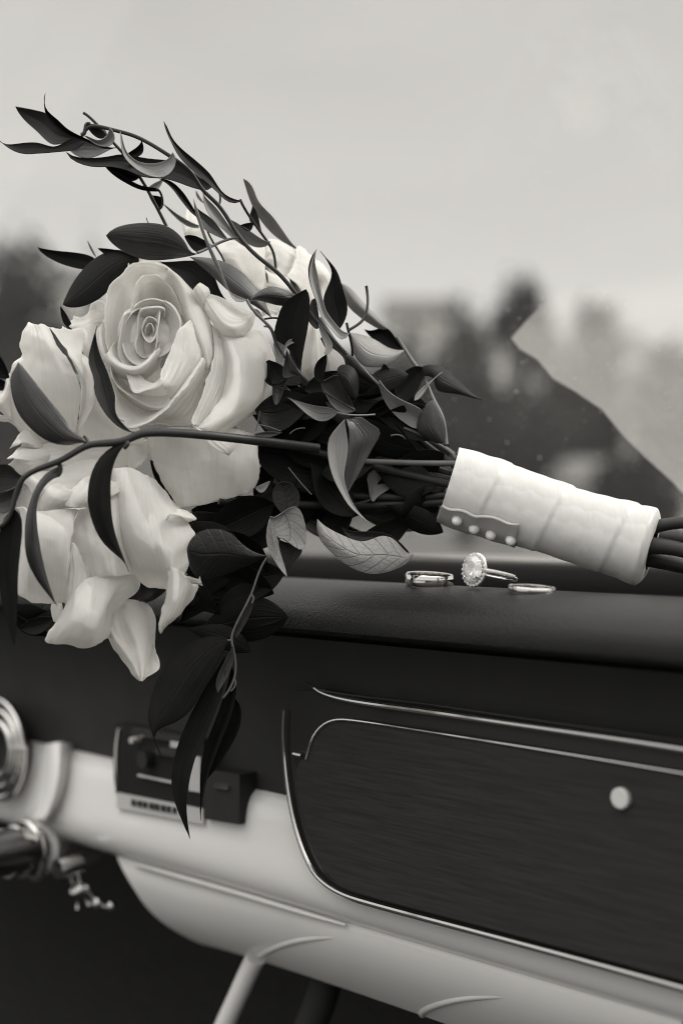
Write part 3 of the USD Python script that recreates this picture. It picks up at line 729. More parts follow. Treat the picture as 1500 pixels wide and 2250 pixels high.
A('300,880,10 380,960,12 480,1010,12 600,1045,9 670,1060,5|215,860,0 260,980,0 340,1050,0 480,1100,0 580,1110,0 660,1075,0|205,822,-3 240,982,-5 310,1052,-6 400,1112,-7 480,1147,-7 560,1159,-7 640,1104,-6|190,840,4 235,1010,3 330,1100,3 480,1185,3 600,1180,3 700,1080,3', k=3)
A('143,858,3 188,905,0 215,990,-2 242,1085,-4 232,1130,-5 240,1190,-5 258,1238,-5 298,1256,-6 305,1285,-6 335,1313,-7 400,1297,-9 530,1232,-11 660,1102,-12 800,932,-11 872,800,-8|210,880,5 300,1080,4 380,1170,3 500,1190,0 640,1080,-4 770,910,-5 850,800,-4|280,860,12 330,990,12 420,1080,12 520,1110,10 640,1040,6 740,900,4 830,800,0', wob=.0007)
A('330,1313,-6 400,1298,-9 530,1233,-11 660,1103,-12 800,933,-11 872,802,-8|380,1305,-2 500,1270,-5 640,1220,-6 740,1120,-6 830,980,-5 890,850,-4|400,1296,6 520,1278,6 650,1284,6 790,1275,6 850,1130,5 912,900,2')
A('920,560,4 946,700,0 934,850,-4 892,960,-7 842,1120,-11 784,1255,-14 800,1288,-14|940,575,4.4 972,690,1.2 982,830,-2.4 962,960,-4.6 915,1080,-8 820,1290,-13.4|960,590,7 1002,670,5 1032,780,3 1037,900,1 1007,1060,-2 922,1190,-7 840,1302,-11')
A('958,588,7 1000,668,5 1032,780,2 1037,900,0 1005,1060,-3 922,1190,-8 832,1302,-12|1050,610,5 1110,720,-1 1140,850,-5 1140,980,-7 1110,1120,-9 1040,1240,-10 940,1330,-9|1150,600,10 1230,700,4 1280,830,2 1280,980,2 1220,1130,-1 1120,1240,-3 1000,1345,-3|1205,598,14 1292,622,12 1362,740,12 1388,850,16 1382,1000,20 1368,1062,18 1280,1172,13 1150,1252,8 1080,1302,6 1022,1352,4', n=40, m=24, k=3)
A('795,1280,-13 860,1350,-14 900,1405,-13 970,1465,-12 1055,1504,-10|832,1298,-12 930,1338,-10 1010,1350,-9 1046,1385,-9 1084,1420,-9 1080,1470,-9 1057,1504,-9')
A('878,398,3 885,470,2 940,560,1 1020,640,1 1100,656,2 1165,640,4 1222,565,8 1243,478,12|890,385,2 960,450,0 1040,530,-1 1110,550,1 1180,520,6|885,383,6 925,350,8 1000,371,10 1100,420,11 1180,455,12 1241,474,13')
A('793,330,3 820,400,3 880,480,5 910,520,8|818,290,0 850,345,0 868,400,2 900,500,7|850,266,3 900,300,3 917,342,3 880,382,3 872,430,4 902,500,8')
A('105,590,8 98,640,8 108,690,7 150,830,6|140,560,5 140,690,4 175,800,4|172,520,9 182,700,8 196,770,8')
A('-60,500,20 40,480,20 90,400,18 130,393,18 175,420,16|-60,600,18 60,540,16 110,510,14 180,480,14|20,640,16 100,600,14 180,560,14')
A('330,160,10 360,78,14 420,80,14 520,98,14 600,150,14|330,200,16 420,180,18 520,190,18 600,200,16')

# middle reflexed petals under the branch
r4 = rose(T0((470, 960), 22), .012)
petal(r4, T0, '325,945,20 338,1020,16 362,1070,13 397,1114,10|430,940,4 432,1000,-1 438,1060,0 436,1109,3|520,945,4 528,1000,-3 526,1050,-2 515,1092,2|556,960,10 567,1010,4 562,1060,4 548,1076,4', k=3)
petal(r4, T0, '240,970,20 262,1000,18 285,1030,18|330,965,20 320,1010,18 290,1034,18')
petal(r4, T0, '320,955,24 450,945,20 500,955,20|340,972,22 450,968,20 500,966,20')

# left rose
r2 = rose(T2((600, 900), 26), .018)
B = lambda s, **k: petal(r2, T2, s, **k)
B('270,118,-2 240,165,-2 205,240,-2 192,300,-2 178,322,-2 195,370,-1 207,430,0 150,480,0 95,620,2 92,760,4 112,1000,6 205,1150,8 420,1290,10|320,140,-6 330,300,-10 340,450,-10 330,650,-9 360,850,-6 420,1050,0 560,1200,6|355,152,-8 410,138,-9 460,170,-10 520,300,-13 610,430,-14 690,560,-14 740,680,-13 755,850,-10 738,1040,-4 720,1168,2', n=40, m=22)
B('460,168,-10 500,205,-12 600,350,-15 700,520,-16 748,640,-15 758,800,-12 742,1000,-6 722,1168,1|560,190,-8 640,330,-11 700,400,-12 790,560,-16 830,720,-14 815,900,-10 770,1040,-4 728,1166,2|585,165,-6 610,170,-6 645,190,-6 700,190,-5 772,178,-4 798,240,-3 782,340,-4 738,398,-6 830,478,-8 890,600,-8 880,640,-8 897,720,-7 872,900,-4 805,1040,0 730,1166,4', n=44, m=22)
B('700,180,12 780,350,8 830,480,10 880,560,12 900,760,12|790,170,8 860,300,6 900,450,8 950,600,10|830,100,14 960,60,16 1010,300,18 1020,450,18 1010,600,18', wob=.0009)
B('640,140,16 700,90,16 800,60,16 880,10,16 980,20,18|680,190,12 760,170,10 850,120,10 1000,100,14|760,300,14 860,260,14 1000,240,16')
B('872,880,6 805,1040,5 722,1168,5 690,1240,6 640,1300,8|885,750,12 900,880,10 860,1100,6 840,1250,6 800,1350,8|960,900,14 1020,1020,12 1090,1110,12 1130,1200,12 1150,1280,12|1050,900,18 1150,1060,16 1330,1140,16 1330,1300,16')
B('98,1312,4 150,1215,4 200,1150,6 245,1130,6 420,1270,10|190,1260,0 250,1250,0 430,1340,6|192,1298,2 260,1300,3 440,1420,8')
B('63,1408,2 130,1350,2 200,1300,4 320,1290,6 640,1260,10|140,1400,-4 260,1400,-4 420,1380,0 700,1330,8|72,1462,0 140,1515,0 222,1572,0 330,1540,2 520,1470,6 760,1400,10')
B('320,1290,8 560,1240,8 900,1220,10 1230,1230,14|330,1420,2 600,1380,2 900,1400,6 1200,1380,12|420,1560,6 640,1570,4 880,1640,6 1180,1620,14')
B('-200,860,8 -60,800,6 20,775,6 60,660,6 88,600,6|-200,900,2 0,870,0 80,800,2 110,700,6|-200,960,8 10,960,6 60,1000,6 122,1012,8 130,850,8')
B('-120,1000,14 10,990,12 120,1010,10 210,1150,10|-120,1100,14 30,1050,12 130,1090,10 250,1200,10')

# lower rose
r3 = rose(T3((900, 800), 14), .018)
Q = lambda s, **k: petal(r3, T3, s, dz=-8, **k)
Q('170,190,6 200,120,6 330,110,8 480,60,10 620,30,12|250,300,0 300,220,-4 400,200,-4 560,160,-2 760,100,4|265,400,4 300,390,2 440,370,0 620,330,0 800,260,2')
Q('270,400,2 262,300,2 300,210,2 380,165,2 470,195,2|330,390,-6 340,290,-8 400,230,-8 480,250,-7|430,400,-4 440,350,-8 500,320,-9 620,240,-6', wob=.0005)
Q('440,345,-9 500,230,-7 600,150,-5 740,100,-2|520,360,-12 600,270,-13 680,200,-11 780,180,-6|640,370,-8 780,280,-9 850,230,-5 915,150,-2')
Q('112,358,2 145,440,0 138,600,0 128,750,0 116,930,0 130,965,0|185,365,-5 195,500,-9 190,700,-10 180,880,-7 190,1000,-2|252,392,-8 242,600,-13 240,800,-12 232,900,-8 260,1020,-3|400,382,-9 395,600,-16 390,800,-14 385,920,-10 385,1020,-4|545,372,-6 507,470,-12 482,620,-15 467,850,-12 440,1020,-8', n=36, m=24, k=3)
Q('540,372,-2 505,480,-5 490,600,-7 545,680,-8 590,760,-9 622,832,-9|640,350,-8 660,500,-12 690,650,-14 720,840,-13|760,300,-8 790,480,-13 800,650,-14 830,830,-12|860,240,-1 855,450,-5 880,650,-7 930,830,-6', k=3)
Q('487,595,-14 478,700,-14 465,850,-12 452,1010,-10|497,602,-14 530,720,-14 540,840,-13 500,980,-11|499,602,-13 548,670,-12 592,760,-11 624,830,-10 575,862,-10 535,930,-10')
Q('455,1010,-6 405,1100,-8 352,1190,-9 314,1272,-8|560,860,-12 510,1000,-16 450,1150,-17 372,1292,-11|640,830,-13 610,1000,-18 560,1150,-19 475,1302,-13|740,820,-12 720,980,-16 690,1130,-17 585,1328,-11|870,820,-6 830,920,-8 745,1010,-10 735,1130,-10 700,1280,-7|950,830,0 940,930,0 860,1000,-2 770,1100,-3 752,1255,-3', n=34, m=30, k=3, wob=.0009)
Q('352,1020,10 350,1080,10 372,1142,8|420,1010,8 430,1060,6 390,1150,6')
Q('722,1060,4 716,1110,2 728,1190,0 760,1290,-2 840,1400,-3 920,1510,-4 962,1552,-5|740,1020,0 750,1130,-4 800,1250,-6 880,1360,-7 928,1450,-7 965,1552,-6|900,990,6 800,1100,2 850,1250,1 915,1370,-2 950,1460,-4 966,1552,-6|950,1000,9 930,1100,3 965,1250,0 985,1400,-3 970,1552,-6|985,1010,14 1040,1120,12 1045,1270,8 1010,1420,3 975,1552,-5|1000,1020,18 1062,1150,14 1056,1270,8 1088,1380,2 1102,1440,0 1096,1474,-1 1040,1512,-3 978,1552,-5', n=34, m=30)
Q('765,105,3 765,300,0 790,480,-2 840,640,-4 890,760,-4 950,850,-2 1000,895,0|870,88,-2 860,250,-9 870,450,-13 930,650,-14 1000,780,-11 1060,912,-4|990,125,-2 1015,300,-11 1040,480,-15 1080,640,-16 1110,750,-14 1140,922,-8|1060,180,2 1105,300,-5 1170,440,-12 1190,600,-15 1180,750,-15 1150,930,-10|1085,200,6 1130,300,3 1245,400,-2 1300,490,-6 1338,553,-7 1284,620,-9 1290,720,-10 1262,812,-9', n=40, m=30, k=3, wob=.0009)
Q('1040,150,8 1110,220,8 1180,300,8 1242,362,8|1000,300,4 1100,340,2 1200,380,2 1250,420,4|1050,420,0 1150,430,-4 1260,460,-6')
Q('1138,750,-13 1150,880,-14 1130,1000,-13 1100,1100,-13 1088,1180,-13 1100,1224,-12|1210,780,-15 1240,900,-16 1210,1030,-16 1160,1120,-15 1102,1224,-12|1262,808,-10 1292,850,-10 1364,900,-8 1320,980,-8 1252,1080,-9 1162,1160,-11 1104,1224,-12')
Q('1236,362,0 1300,392,-3 1345,432,-5 1340,446,-5|1200,390,-12 1260,415,-12 1338,446,-6|1130,442,-13 1210,405,-16 1270,455,-12 1290,470,-10', wob=.0003)
Q('1245,845,-11 1310,842,-13 1362,852,-14 1370,835,-13|1268,868,-10 1340,888,-12 1390,898,-13', wob=.0002)

# roses at the back, seen between the leaves
r5 = rose(T5((1150, 900), 60), .014)
C = lambda s, **k: petal(r5, T5, s, **k)
C('660,610,34 700,575,34 830,560,34 960,590,34 1055,600,36|700,690,31 800,680,29 930,720,28 1060,720,33|760,780,34 860,850,28 960,930,26 1080,900,32|900,860,44 1010,985,40 1150,1000,40 1300,1010,40')
C('1060,600,44 1110,540,46 1240,590,48 1312,640,48|1060,700,42 1150,680,41 1240,720,42 1305,740,47|1080,800,44 1160,860,40 1260,850,40')
C('1312,640,44 1345,600,46 1400,640,48 1470,720,50 1520,860,54|1300,740,40 1380,760,39 1460,880,41 1520,1000,48|1240,850,36 1330,930,32 1420,1040,34 1500,1120,44')
C('1060,800,36 1160,850,34 1250,860,36|1080,920,30 1200,950,28 1300,960,32|1000,1010,40 1200,1050,38 1400,1080,40')
C('380,420,40 420,300,40 440,280,42|400,520,36 450,480,36 520,420,40|440,620,44 560,600,44 640,570,44')
petal(r5, T6, '640,1000,26 700,1080,26 765,1150,26 748,1250,26|600,1060,22 640,1150,22 660,1280,22|590,1100,26 585,1250,26 565,1350,28')
petal(r5, T6, '420,760,24 395,950,24 368,1120,24 360,1260,24 430,1350,24|480,800,18 480,1000,17 470,1180,17 500,1350,20|520,830,24 575,1000,24 610,1120,24 580,1340,26')
petal(r5, T6, '-20,650,30 30,590,30 100,600,30 180,620,30|-20,720,26 60,700,26 120,720,28')
petal(r5, T6, '480,180,50 540,200,50 640,330,50|480,300,44 560,330,44 620,420,44|470,420,50 560,440,50 600,560,50')

# ---- greenery.  Each branch is a stem with its leaves
# front spray across the roses
b1 = stem(bq, T0, '700,985,4 560,968,-10 470,958,-22 310,953,-34 280,966,-36 232,974,-37 190,980,-38 130,1013,-40 52,1050,-42 28,1115,-42 -20,1165,-42', 11, 4.5, 'stem_dark', 'ruscus_branch')
leaf(b1, T2, '825,1292 770,1255 680,1272 560,1272 420,1222 290,1122 170,970 110,800 100,640 135,560 172,495|825,1292 800,1225 740,1178 680,1132 590,1010 470,860 360,720 255,585 172,495', -37, -36, tilt=4, cup=-2.5, m='ruscus_mid')
leaf(b1, T2, '1330,1140 1200,1142 1060,1060 960,930 888,765 885,660 838,520 838,420 860,330 915,150|1330,1165 1220,1145 1140,1055 1085,960 1082,830 1050,700 1000,560 968,490 905,280 915,150', -35, -10, tilt=-3, cup=2)
leaf(b1, T0, '279,972 235,990 205,1030 193,1085 198,1130 225,1190 262,1225 283,1257|279,972 258,1000 245,1040 243,1090 248,1150 262,1200 283,1257', -37, -36, tilt=3, cup=-2)
leaf(b1, T3, '400,80 280,165 205,320 172,500 185,700 250,850 388,1032|412,145 330,190 270,280 250,400 265,560 300,750 388,1032', -39, -38, tilt=4, cup=-2, m='ruscus_mid')
leaf(b1, T3, '92,365 20,450 -8,560 -20,750 10,1000 96,1305|92,365 146,440 140,640 122,900 116,1150 96,1305', -42, -40, tilt=4, cup=2)
leaf(b1, T3, '172,155 90,90 40,62 -60,80 -140,120|172,155 90,220 0,250 -80,250 -140,120', -41, -38, tilt=4, cup=2)
leaf(b1, T3, '165,165 60,240 -20,260 -80,300|165,165 110,320 30,400 -80,300', -40, -30, cup=2, m='ruscus_mid')
leaf(b1, T2, '-90,330 -20,410 40,500 88,640|-90,330 -80,560 0,640 88,640', -5, 0, cup=2)
leaf(b1, T2, '-90,620 0,650 55,690|-90,620 -40,740 30,760 55,690', 2, 5, cup=2)
for x, y in ((193, 978), (128, 1020)):
    pass
stem(b1, T0, '193,978,-38 190,965,-37 183,958,-37', 4, 3, 'stem_dark', 'petiole')
stem(b1, T0, '128,1016,-39 133,1034,-39 126,1046,-39', 5, 4, 'stem_dark', 'petiole')
stem(b1, T0, '272,966,-36 280,974,-37 272,984,-37', 5, 5, 'stem_dark', 'petiole')

# top branch against the sky
b2 = stem(bq, T0, '188,285,2 203,276,2 250,285,2 300,300,2 370,340,2 421,380,2 444,415,3 481,452,3 521,513,4 567,564,5 607,596,6 649,644,8 690,700,10 725,739,10 765,783,10 830,845,12 905,920,14 1000,1000,16', 4.0, 5.5, 'stem_dark', 'ruscus_branch')
L = lambda t, s, *a, **k: leaf(b2, t, s, *a, **k)
L(T4, '620,410 470,300 400,232 350,203 240,175 118,150|620,410 500,425 400,440 300,358 200,265 118,150', 10, 14, tilt=-6, cup=3, m='ruscus_mid')
L(T4, '890,466 760,448 640,388 520,325 430,243 365,185 345,50|890,466 760,460 640,412 520,378 430,312 365,238 345,50', 4, 0, cup=2)
L(T4, '655,410 600,388 540,398 420,457 300,430 150,433 50,440 -5,412|655,410 590,472 520,492 420,502 240,514 140,502 60,462 -5,412', 6, 2, tilt=5, cup=2)
L(T4, '890,467 760,438 640,412 600,440 540,492|890,467 820,492 740,532 650,545 540,492', 12, 14, tilt=4, m='ruscus_mid')
L(T4, '1640,748 1560,715 1480,650 1380,582 1240,558 1080,540 950,515 850,530 720,545 600,540 508,503|1640,760 1580,792 1500,782 1400,745 1260,705 1100,692 1000,650 840,612 720,612 640,597 560,562 508,503', 8, 6, tilt=6, cup=2.5)
L(T4, '1068,690 950,635 805,610|1068,690 1015,720 955,700 805,610', 12, 12, cup=1.5)
L(T4, '1228,802 1200,778 1100,763 1000,720 900,658 805,610|1228,802 1150,800 1060,782 960,732 880,682 805,610', 10, 6, cup=1)
L(T4, '1322,503 1347,570 1322,640 1262,688 1180,692 1080,652 1010,602 950,532 925,440 923,340|1322,503 1270,562 1180,587 1060,572 980,510 945,430 923,340', -2, -6, tilt=-6, cup=3, m='ruscus_pale')
L(T4, '1085,412 1050,460 985,505 960,520|1085,412 1099,460 1088,512 1030,540 960,520', 2, 4, cup=1.5)
L(T4, '665,285 760,298 818,348|665,285 695,345 770,398 818,348', 6, 6, cup=1.5)
L(T4, '640,372 700,420 760,452 840,452 878,400 838,312|640,372 720,400 765,408 812,378 838,312', 0, -2, cup=2, m='ruscus_pale')
L(T4, '1128,780 1180,740 1248,712|1128,780 1200,788 1248,712', 20, 22, cup=1, m='ruscus_pale')
L(T4, '1135,815 1185,835 1232,845 1240,890|1135,815 1170,890 1215,940 1240,890', 14, 14, cup=1)
L(T0, '528,440 513,436 492,424 473,399 460,380 430,352 383,310 370,286 360,266|528,443 500,442 480,425 455,401 430,380 395,345 377,312 366,288 360,266', 0, -4, tilt=4, cup=2)
L(T5, '760,556 690,460 600,360 520,305 470,222|760,556 650,512 540,440 490,350 470,222', 4, 0, tilt=4, cup=2, m='ruscus_mid')
L(T5, '520,370 480,310 400,180 300,80 190,48|520,370 440,312 350,202 280,112 190,48', 6, 4, tilt=3, cup=2)
L(T5, '890,602 850,555 740,400 640,268 570,198 550,135|890,602 780,522 700,450 620,370 560,260 550,135', 16, 14, tilt=3, m='ruscus_pale')
L(T5, '1105,560 1050,553 950,488 860,430 748,368|1105,560 1050,607 960,602 860,540 800,470 748,368', 14, 14, tilt=-4, m='ruscus_pale')
L(T5, '855,432 890,415 962,408|855,432 930,475 962,408', 12, 12, cup=.5)
L(T5, '1030,482 1012,400 990,320 955,270|1030,482 980,440 935,400 932,350 955,270', 18, 18, m='ruscus_mid')
L(T5, '1312,612 1200,468 1110,348 1010,238 960,128 878,45|1312,628 1220,572 1120,500 1020,382 950,262 910,150 878,45', 26, 16, tilt=-4, cup=2, m='ruscus_pale')
L(T5, '515,430 400,378 300,310 222,248|515,452 380,412 280,322 222,262', 24, 20, cup=1, m='ruscus_pale')
L(T5, '500,160 520,190 560,250|490,140 500,200 560,250', 24, 24, cup=.5, m='ruscus_pale')
stem(b2, T4, '640,200,4 740,285,4 880,440,5 960,530,6 1070,690,10 1130,790,11 1210,940,13 1275,1068,14', 3.2, 4, 'stem_dark', 'side_stem')
stem(b2, T4, '1215,940,13 1245,890,11 1228,810,9 1200,785,8', 2.6, 2.4, 'stem_dark', 'side_stem')
stem(b2, T4, '620,368,2 650,340,2 660,290,2 690,282,2', 5, 3, 'stem_dark', 'petiole')
stem(b2, T5, '855,222,1 960,400,14 1060,540,20 1120,640,26 1146,790,30', 3.0, 3.2, 'stem_dark', 'side_stem')
stem(b2, T5, '500,655,-4 600,612,0 720,558,3 862,528,4', 3.5, 2.8, 'stem_mid', 'side_stem')
stem(b2, T5, '640,95,6 685,170,5 688,230,4 675,268,3', 2.4, 2.6, 'stem_dark', 'petiole')
stem(b2, T5, '585,480,20 650,600,22 700,680,24 725,740,24', 2.4, 2.4, 'stem_dark', 'side_stem')
# leaves round the top of the main rose
b3 = stem(bq, T5, '908,1042,-12 980,1150,-12 1060,1230,-10 1110,1290,-8 1150,1400,0 1260,1560,8 1400,1700,14', 3.2, 4, 'stem_mid', 'ruscus_branch')
K = lambda t, s, *a, **k: leaf(b3, t, s, *a, **k)
K(T0, '433,557 415,548 405,529 370,498 320,489 265,496 233,517|433,557 410,563 380,568 330,571 290,561 255,541 233,517', -6, -16, tilt=-8, cup=-2.5, m='ruscus_mid')
K(T5, '612,590 545,545 470,513 395,520|612,590 500,648 440,600 395,520', -1, 2, cup=1.5)
K(T5, '1112,1192 1050,1060 1000,972 900,850 780,760 640,710 440,690|1112,1192 880,1042 760,972 680,900 560,792 440,690', 6, 8, tilt=5, cup=-3, m='ruscus_mid')
K(T5, '740,1045 650,870 560,740 300,728 140,712|740,1045 600,1032 470,965 390,890 250,800 140,712', 14, 18, tilt=4, cup=2)
K(T5, '912,1046 830,1010 750,960 690,850 600,650 530,470 490,330 468,205|912,1046 860,1062 800,1042 740,922 645,680 565,500 512,330 468,205', -13, -14, tilt=3, cup=1.5, m='ruscus_pale')
K(T0, '305,572 250,549 205,570 175,600 150,640 138,669|305,572 285,582 240,636 210,661 170,675 138,669', 14, 10, tilt=4, cup=-2)
K(T0, '222,588 200,563 150,553 82,542|222,588 190,592 120,572 82,542', 20, 22, cup=1.5)
K(T0, '305,566 270,552 215,545|305,575 260,572 215,545', 12, 14, cup=1)
K(T0, '207,560 198,545 192,528|212,565 204,548 192,528', 24, 24, cup=.5, m='ruscus_pale')
K(T0, '162,724 150,698 133,672|160,724 142,712 133,672', 14, 14, cup=.5)
K(T5, '80,365 95,400 120,425|80,365 100,418 120,425', 10, 10, cup=.3)
K(T5, '1320,1004 1200,955 1100,937 990,988 925,1062|1320,1008 1200,1092 1050,1058 925,1062', 0, -8, tilt=-4, cup=-2.5, m='ruscus_mid')
K(T5, '960,1120 1000,1130 1040,1200|960,1130 990,1180 1040,1200', -6, -6, cup=.5, m='ruscus_pale')
K(T6, '360,1270 300,1160 200,1010 105,942 120,780 180,620 270,535 406,462|355,1275 380,1060 415,880 440,680 432,520 406,462', -2, -8, tilt=6, cup=2)
stem(b3, T6, '0,755,-4 80,742,-2 130,745,0', 2.2, 2.2, 'stem_dark', 'petiole')
stem(b3, T6, '0,825,-2 40,830,-2 90,880,0', 2.2, 2.2, 'stem_mid', 'petiole')

# right of the rose: the denser spray
b4 = stem(bq, T7, '930,0,30 985,80,30 1060,190,28 1110,260,26 1170,400,22 1230,520,18 1252,620,16 1262,712,14', 4, 4.5, 'stem_mid', 'ruscus_branch')
H = lambda t, s, *a, **k: leaf(b4, t, s, *a, **k)
H(T6, '828,892 740,946 650,852 570,752 520,622 462,450 440,300 470,170 513,72|828,888 760,868 690,798 602,680 578,600 545,470 520,330 492,210 513,72', -2, 2, tilt=-4, cup=2.5, m='ruscus_pale')
H(T6, '520,630 458,450 430,300 448,180 513,70|528,632 474,450 458,300 474,180 513,70', 3, 3, cup=.5)
H(T6, '730,852 650,762 590,642 576,550 620,430 656,310 620,200 545,90|730,852 772,780 804,680 792,560 752,420 712,300 650,213 545,90', 8, 12, tilt=4, cup=2)
H(T6, '1190,838 1080,715 960,585 850,465 745,405|1190,850 1110,842 1000,782 880,692 800,600 745,405', 26, 30, tilt=-6, cup=-4, m='ruscus_pale')
H(T6, '830,885 960,908 1080,958 1200,1030 1355,1052|830,885 850,1010 880,1110 960,1204 1060,1220 1165,1206 1265,1150 1355,1060', 16, 26, tilt=5, cup=-3, m='ruscus_pale')
H(T6, '970,850 1100,848 1188,840 1300,980 1350,1045|970,850 1080,965 1200,1025 1350,1048', 30, 30, cup=2)
H(T6, '565,1362 580,1300 602,1200 608,1095|565,1362 500,1335 488,1240 520,1160 608,1095', -4, -6, cup=1.5)
H(T6, '606,1102 662,1030 642,955 590,875 526,795|606,1102 590,1010 558,920 526,795', -5, 0, cup=1, m='ruscus_pale')
H(T6, '430,770 470,560 500,560|430,770 520,850 500,560', 12, 12, cup=1, m='ruscus_mid')
H(T6, '1108,1398 1020,1288 930,1188 860,1118 780,1112|1108,1398 1000,1352 900,1292 830,1212 780,1112', 2, 2, tilt=-4, cup=-1.5, m='ruscus_mid')
H(T6, '905,1505 902,1290 840,1213 760,1198 716,1230 722,1295|905,1505 860,1525 810,1482 760,1400 722,1295', -4, -4, tilt=4, cup=-2)
H(T6, '890,1642 800,1450 712,1298 640,1318 555,1350|890,1642 700,1562 590,1482 555,1350', 2, 0, cup=2, m='ruscus_mid')
H(T6, '420,1355 330,1250 260,1130 215,1040|420,1365 280,1310 190,1320 195,1180 215,1040', -8, -10, tilt=-3, cup=2, m='ruscus_mid')
H(T6, '200,1050 240,960 400,955|200,1050 250,1000 400,960', -4, -2, cup=.5, m='ruscus_pale')
H(T7, '820,285 880,358 970,418 1098,484 1092,552|820,285 835,380 900,490 980,562 1062,604 1092,552', 6, 10, tilt=-4, cup=2.5, m='ruscus_pale')
H(T7, '930,385 935,290 1000,218 1062,193 1112,208|930,385 1000,425 1072,350 1112,250 1112,208', 22, 24, cup=2)
H(T7, '880,352 918,370 915,290 882,205 848,176|880,352 828,312 818,260 848,176', 16, 16, cup=1)
H(T7, '1100,195 1200,188 1300,248 1380,330 1425,372 1505,415|1100,262 1180,290 1200,350 1300,372 1400,392 1505,415', 24, 34, tilt=4, cup=-2)
H(T7, '1050,420 1060,380 1110,330 1240,225|1050,420 1090,400 1130,340 1240,225', 18, 26, cup=1, m='ruscus_pale')
H(T7, '1228,702 1178,692 1080,632 1068,570 1110,468 1182,415|1228,702 1248,690 1254,610 1222,500 1182,415', 8, 8, tilt=3, cup=-2.5, m='ruscus_mid')
H(T7, '590,545 500,650 480,722 500,880 560,1020 622,1112 755,1228|590,545 606,650 612,750 592,870 592,955 642,1092 755,1228', -12, -14, tilt=-5, cup=2, m='ruscus_pale')
H(T7, '600,540 640,535 700,528 760,568 824,620 782,722 722,832 610,1030|600,540 620,640 612,760 596,880 610,1030', -6, -6, tilt=6, cup=2, m='ruscus_mid')
H(T7, '548,496 480,463 400,453 300,428 212,398|548,496 512,532 450,557 380,537 300,472 212,398', -6, -12, tilt=4, cup=1.5, m='ruscus_mid')
H(T7, '660,482 560,425 462,362|660,482 600,500 540,480 462,362', -4, -4, cup=1.5, m='ruscus_pale')
H(T7, '965,885 870,872 780,878 738,940|965,885 880,1005 800,1064 776,1092 750,1000 738,940', 18, 12, tilt=4, cup=2, m='ruscus_pale')
H(T7, '1145,1035 1080,960 1015,915|1145,1035 1080,1010 1015,915', 22, 22, cup=1, m='ruscus_mid')
H(T7, '1265,968 1220,910 1165,900|1265,968 1200,970 1165,900', 18, 18, cup=1, m='ruscus_pale')
H(T7, '760,1070 700,1085 640,1105|760,1078 700,1100 640,1105', 10, 10, cup=.3, m='ruscus_mid')
H(T7, '0,640 80,625 180,632|0,655 90,662 180,632', -14, -14, cup=.5, m='ruscus_mid')
stem(b4, T6, '815,865,2 900,812,4 970,740,6 1002,620,8 1002,520,10 990,430,10', 3.2, 3.2, 'stem_dark', 'tendril')
stem(b4, T6, '800,790,2 825,900,4 850,1010,10 855,1110,14', 3, 3, 'stem_dark', 'side_stem')
stem(b4, T7, '725,822,8 900,826,8 1100,832,8 1325,834,6', 6.5, 6.5, 'stem_mid', 'rose_stem')
stem(b4, T7, '980,600,12 1100,650,12 1170,690,12 1260,740,12 1325,805,8', 3.5, 4, 'stem_mid', 'side_stem')
stem(b4, T7, '0,680,6 150,700,8 380,740,12', 3, 4, 'stem_mid', 'rose_stem')
stem(b4, T7, '540,498,-6 600,512,-6 680,518,-2 790,512,4', 2.5, 2.5, 'stem_mid', 'side_stem')
stem(b4, T7, '462,366,-5 550,420,-5 655,480,-4', 2.6, 2.2, 'stem_dark', 'side_stem')
stem(b4, T7, '15,580,-10 60,585,-10 170,622,-10', 1.2, 1.2, 'stem_mid', 'tendril')
stem(b4, T7, '230,640,-4 270,610,-4 330,602,-4', 1.3, 1.3, 'stem_mid', 'tendril')
stem(b4, T7, '220,860,0 300,960,0 372,1040,0', 1.3, 1.3, 'stem_mid', 'tendril')
stem(b4, T7, '35,490,-12 15,580,-10 5,620,-10', 1.2, 1.2, 'stem_mid', 'tendril')
stem(b4, T7, '895,652,8 960,650,8 1010,700,10', 2, 2, 'stem_mid', 'tendril')
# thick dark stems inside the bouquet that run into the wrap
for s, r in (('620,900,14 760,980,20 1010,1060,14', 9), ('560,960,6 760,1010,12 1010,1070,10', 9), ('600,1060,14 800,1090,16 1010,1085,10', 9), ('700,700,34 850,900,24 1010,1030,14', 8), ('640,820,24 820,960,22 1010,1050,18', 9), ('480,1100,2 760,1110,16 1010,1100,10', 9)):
    stem(bq, T0, s, r, r, 'stem_dark', 'rose_stem')
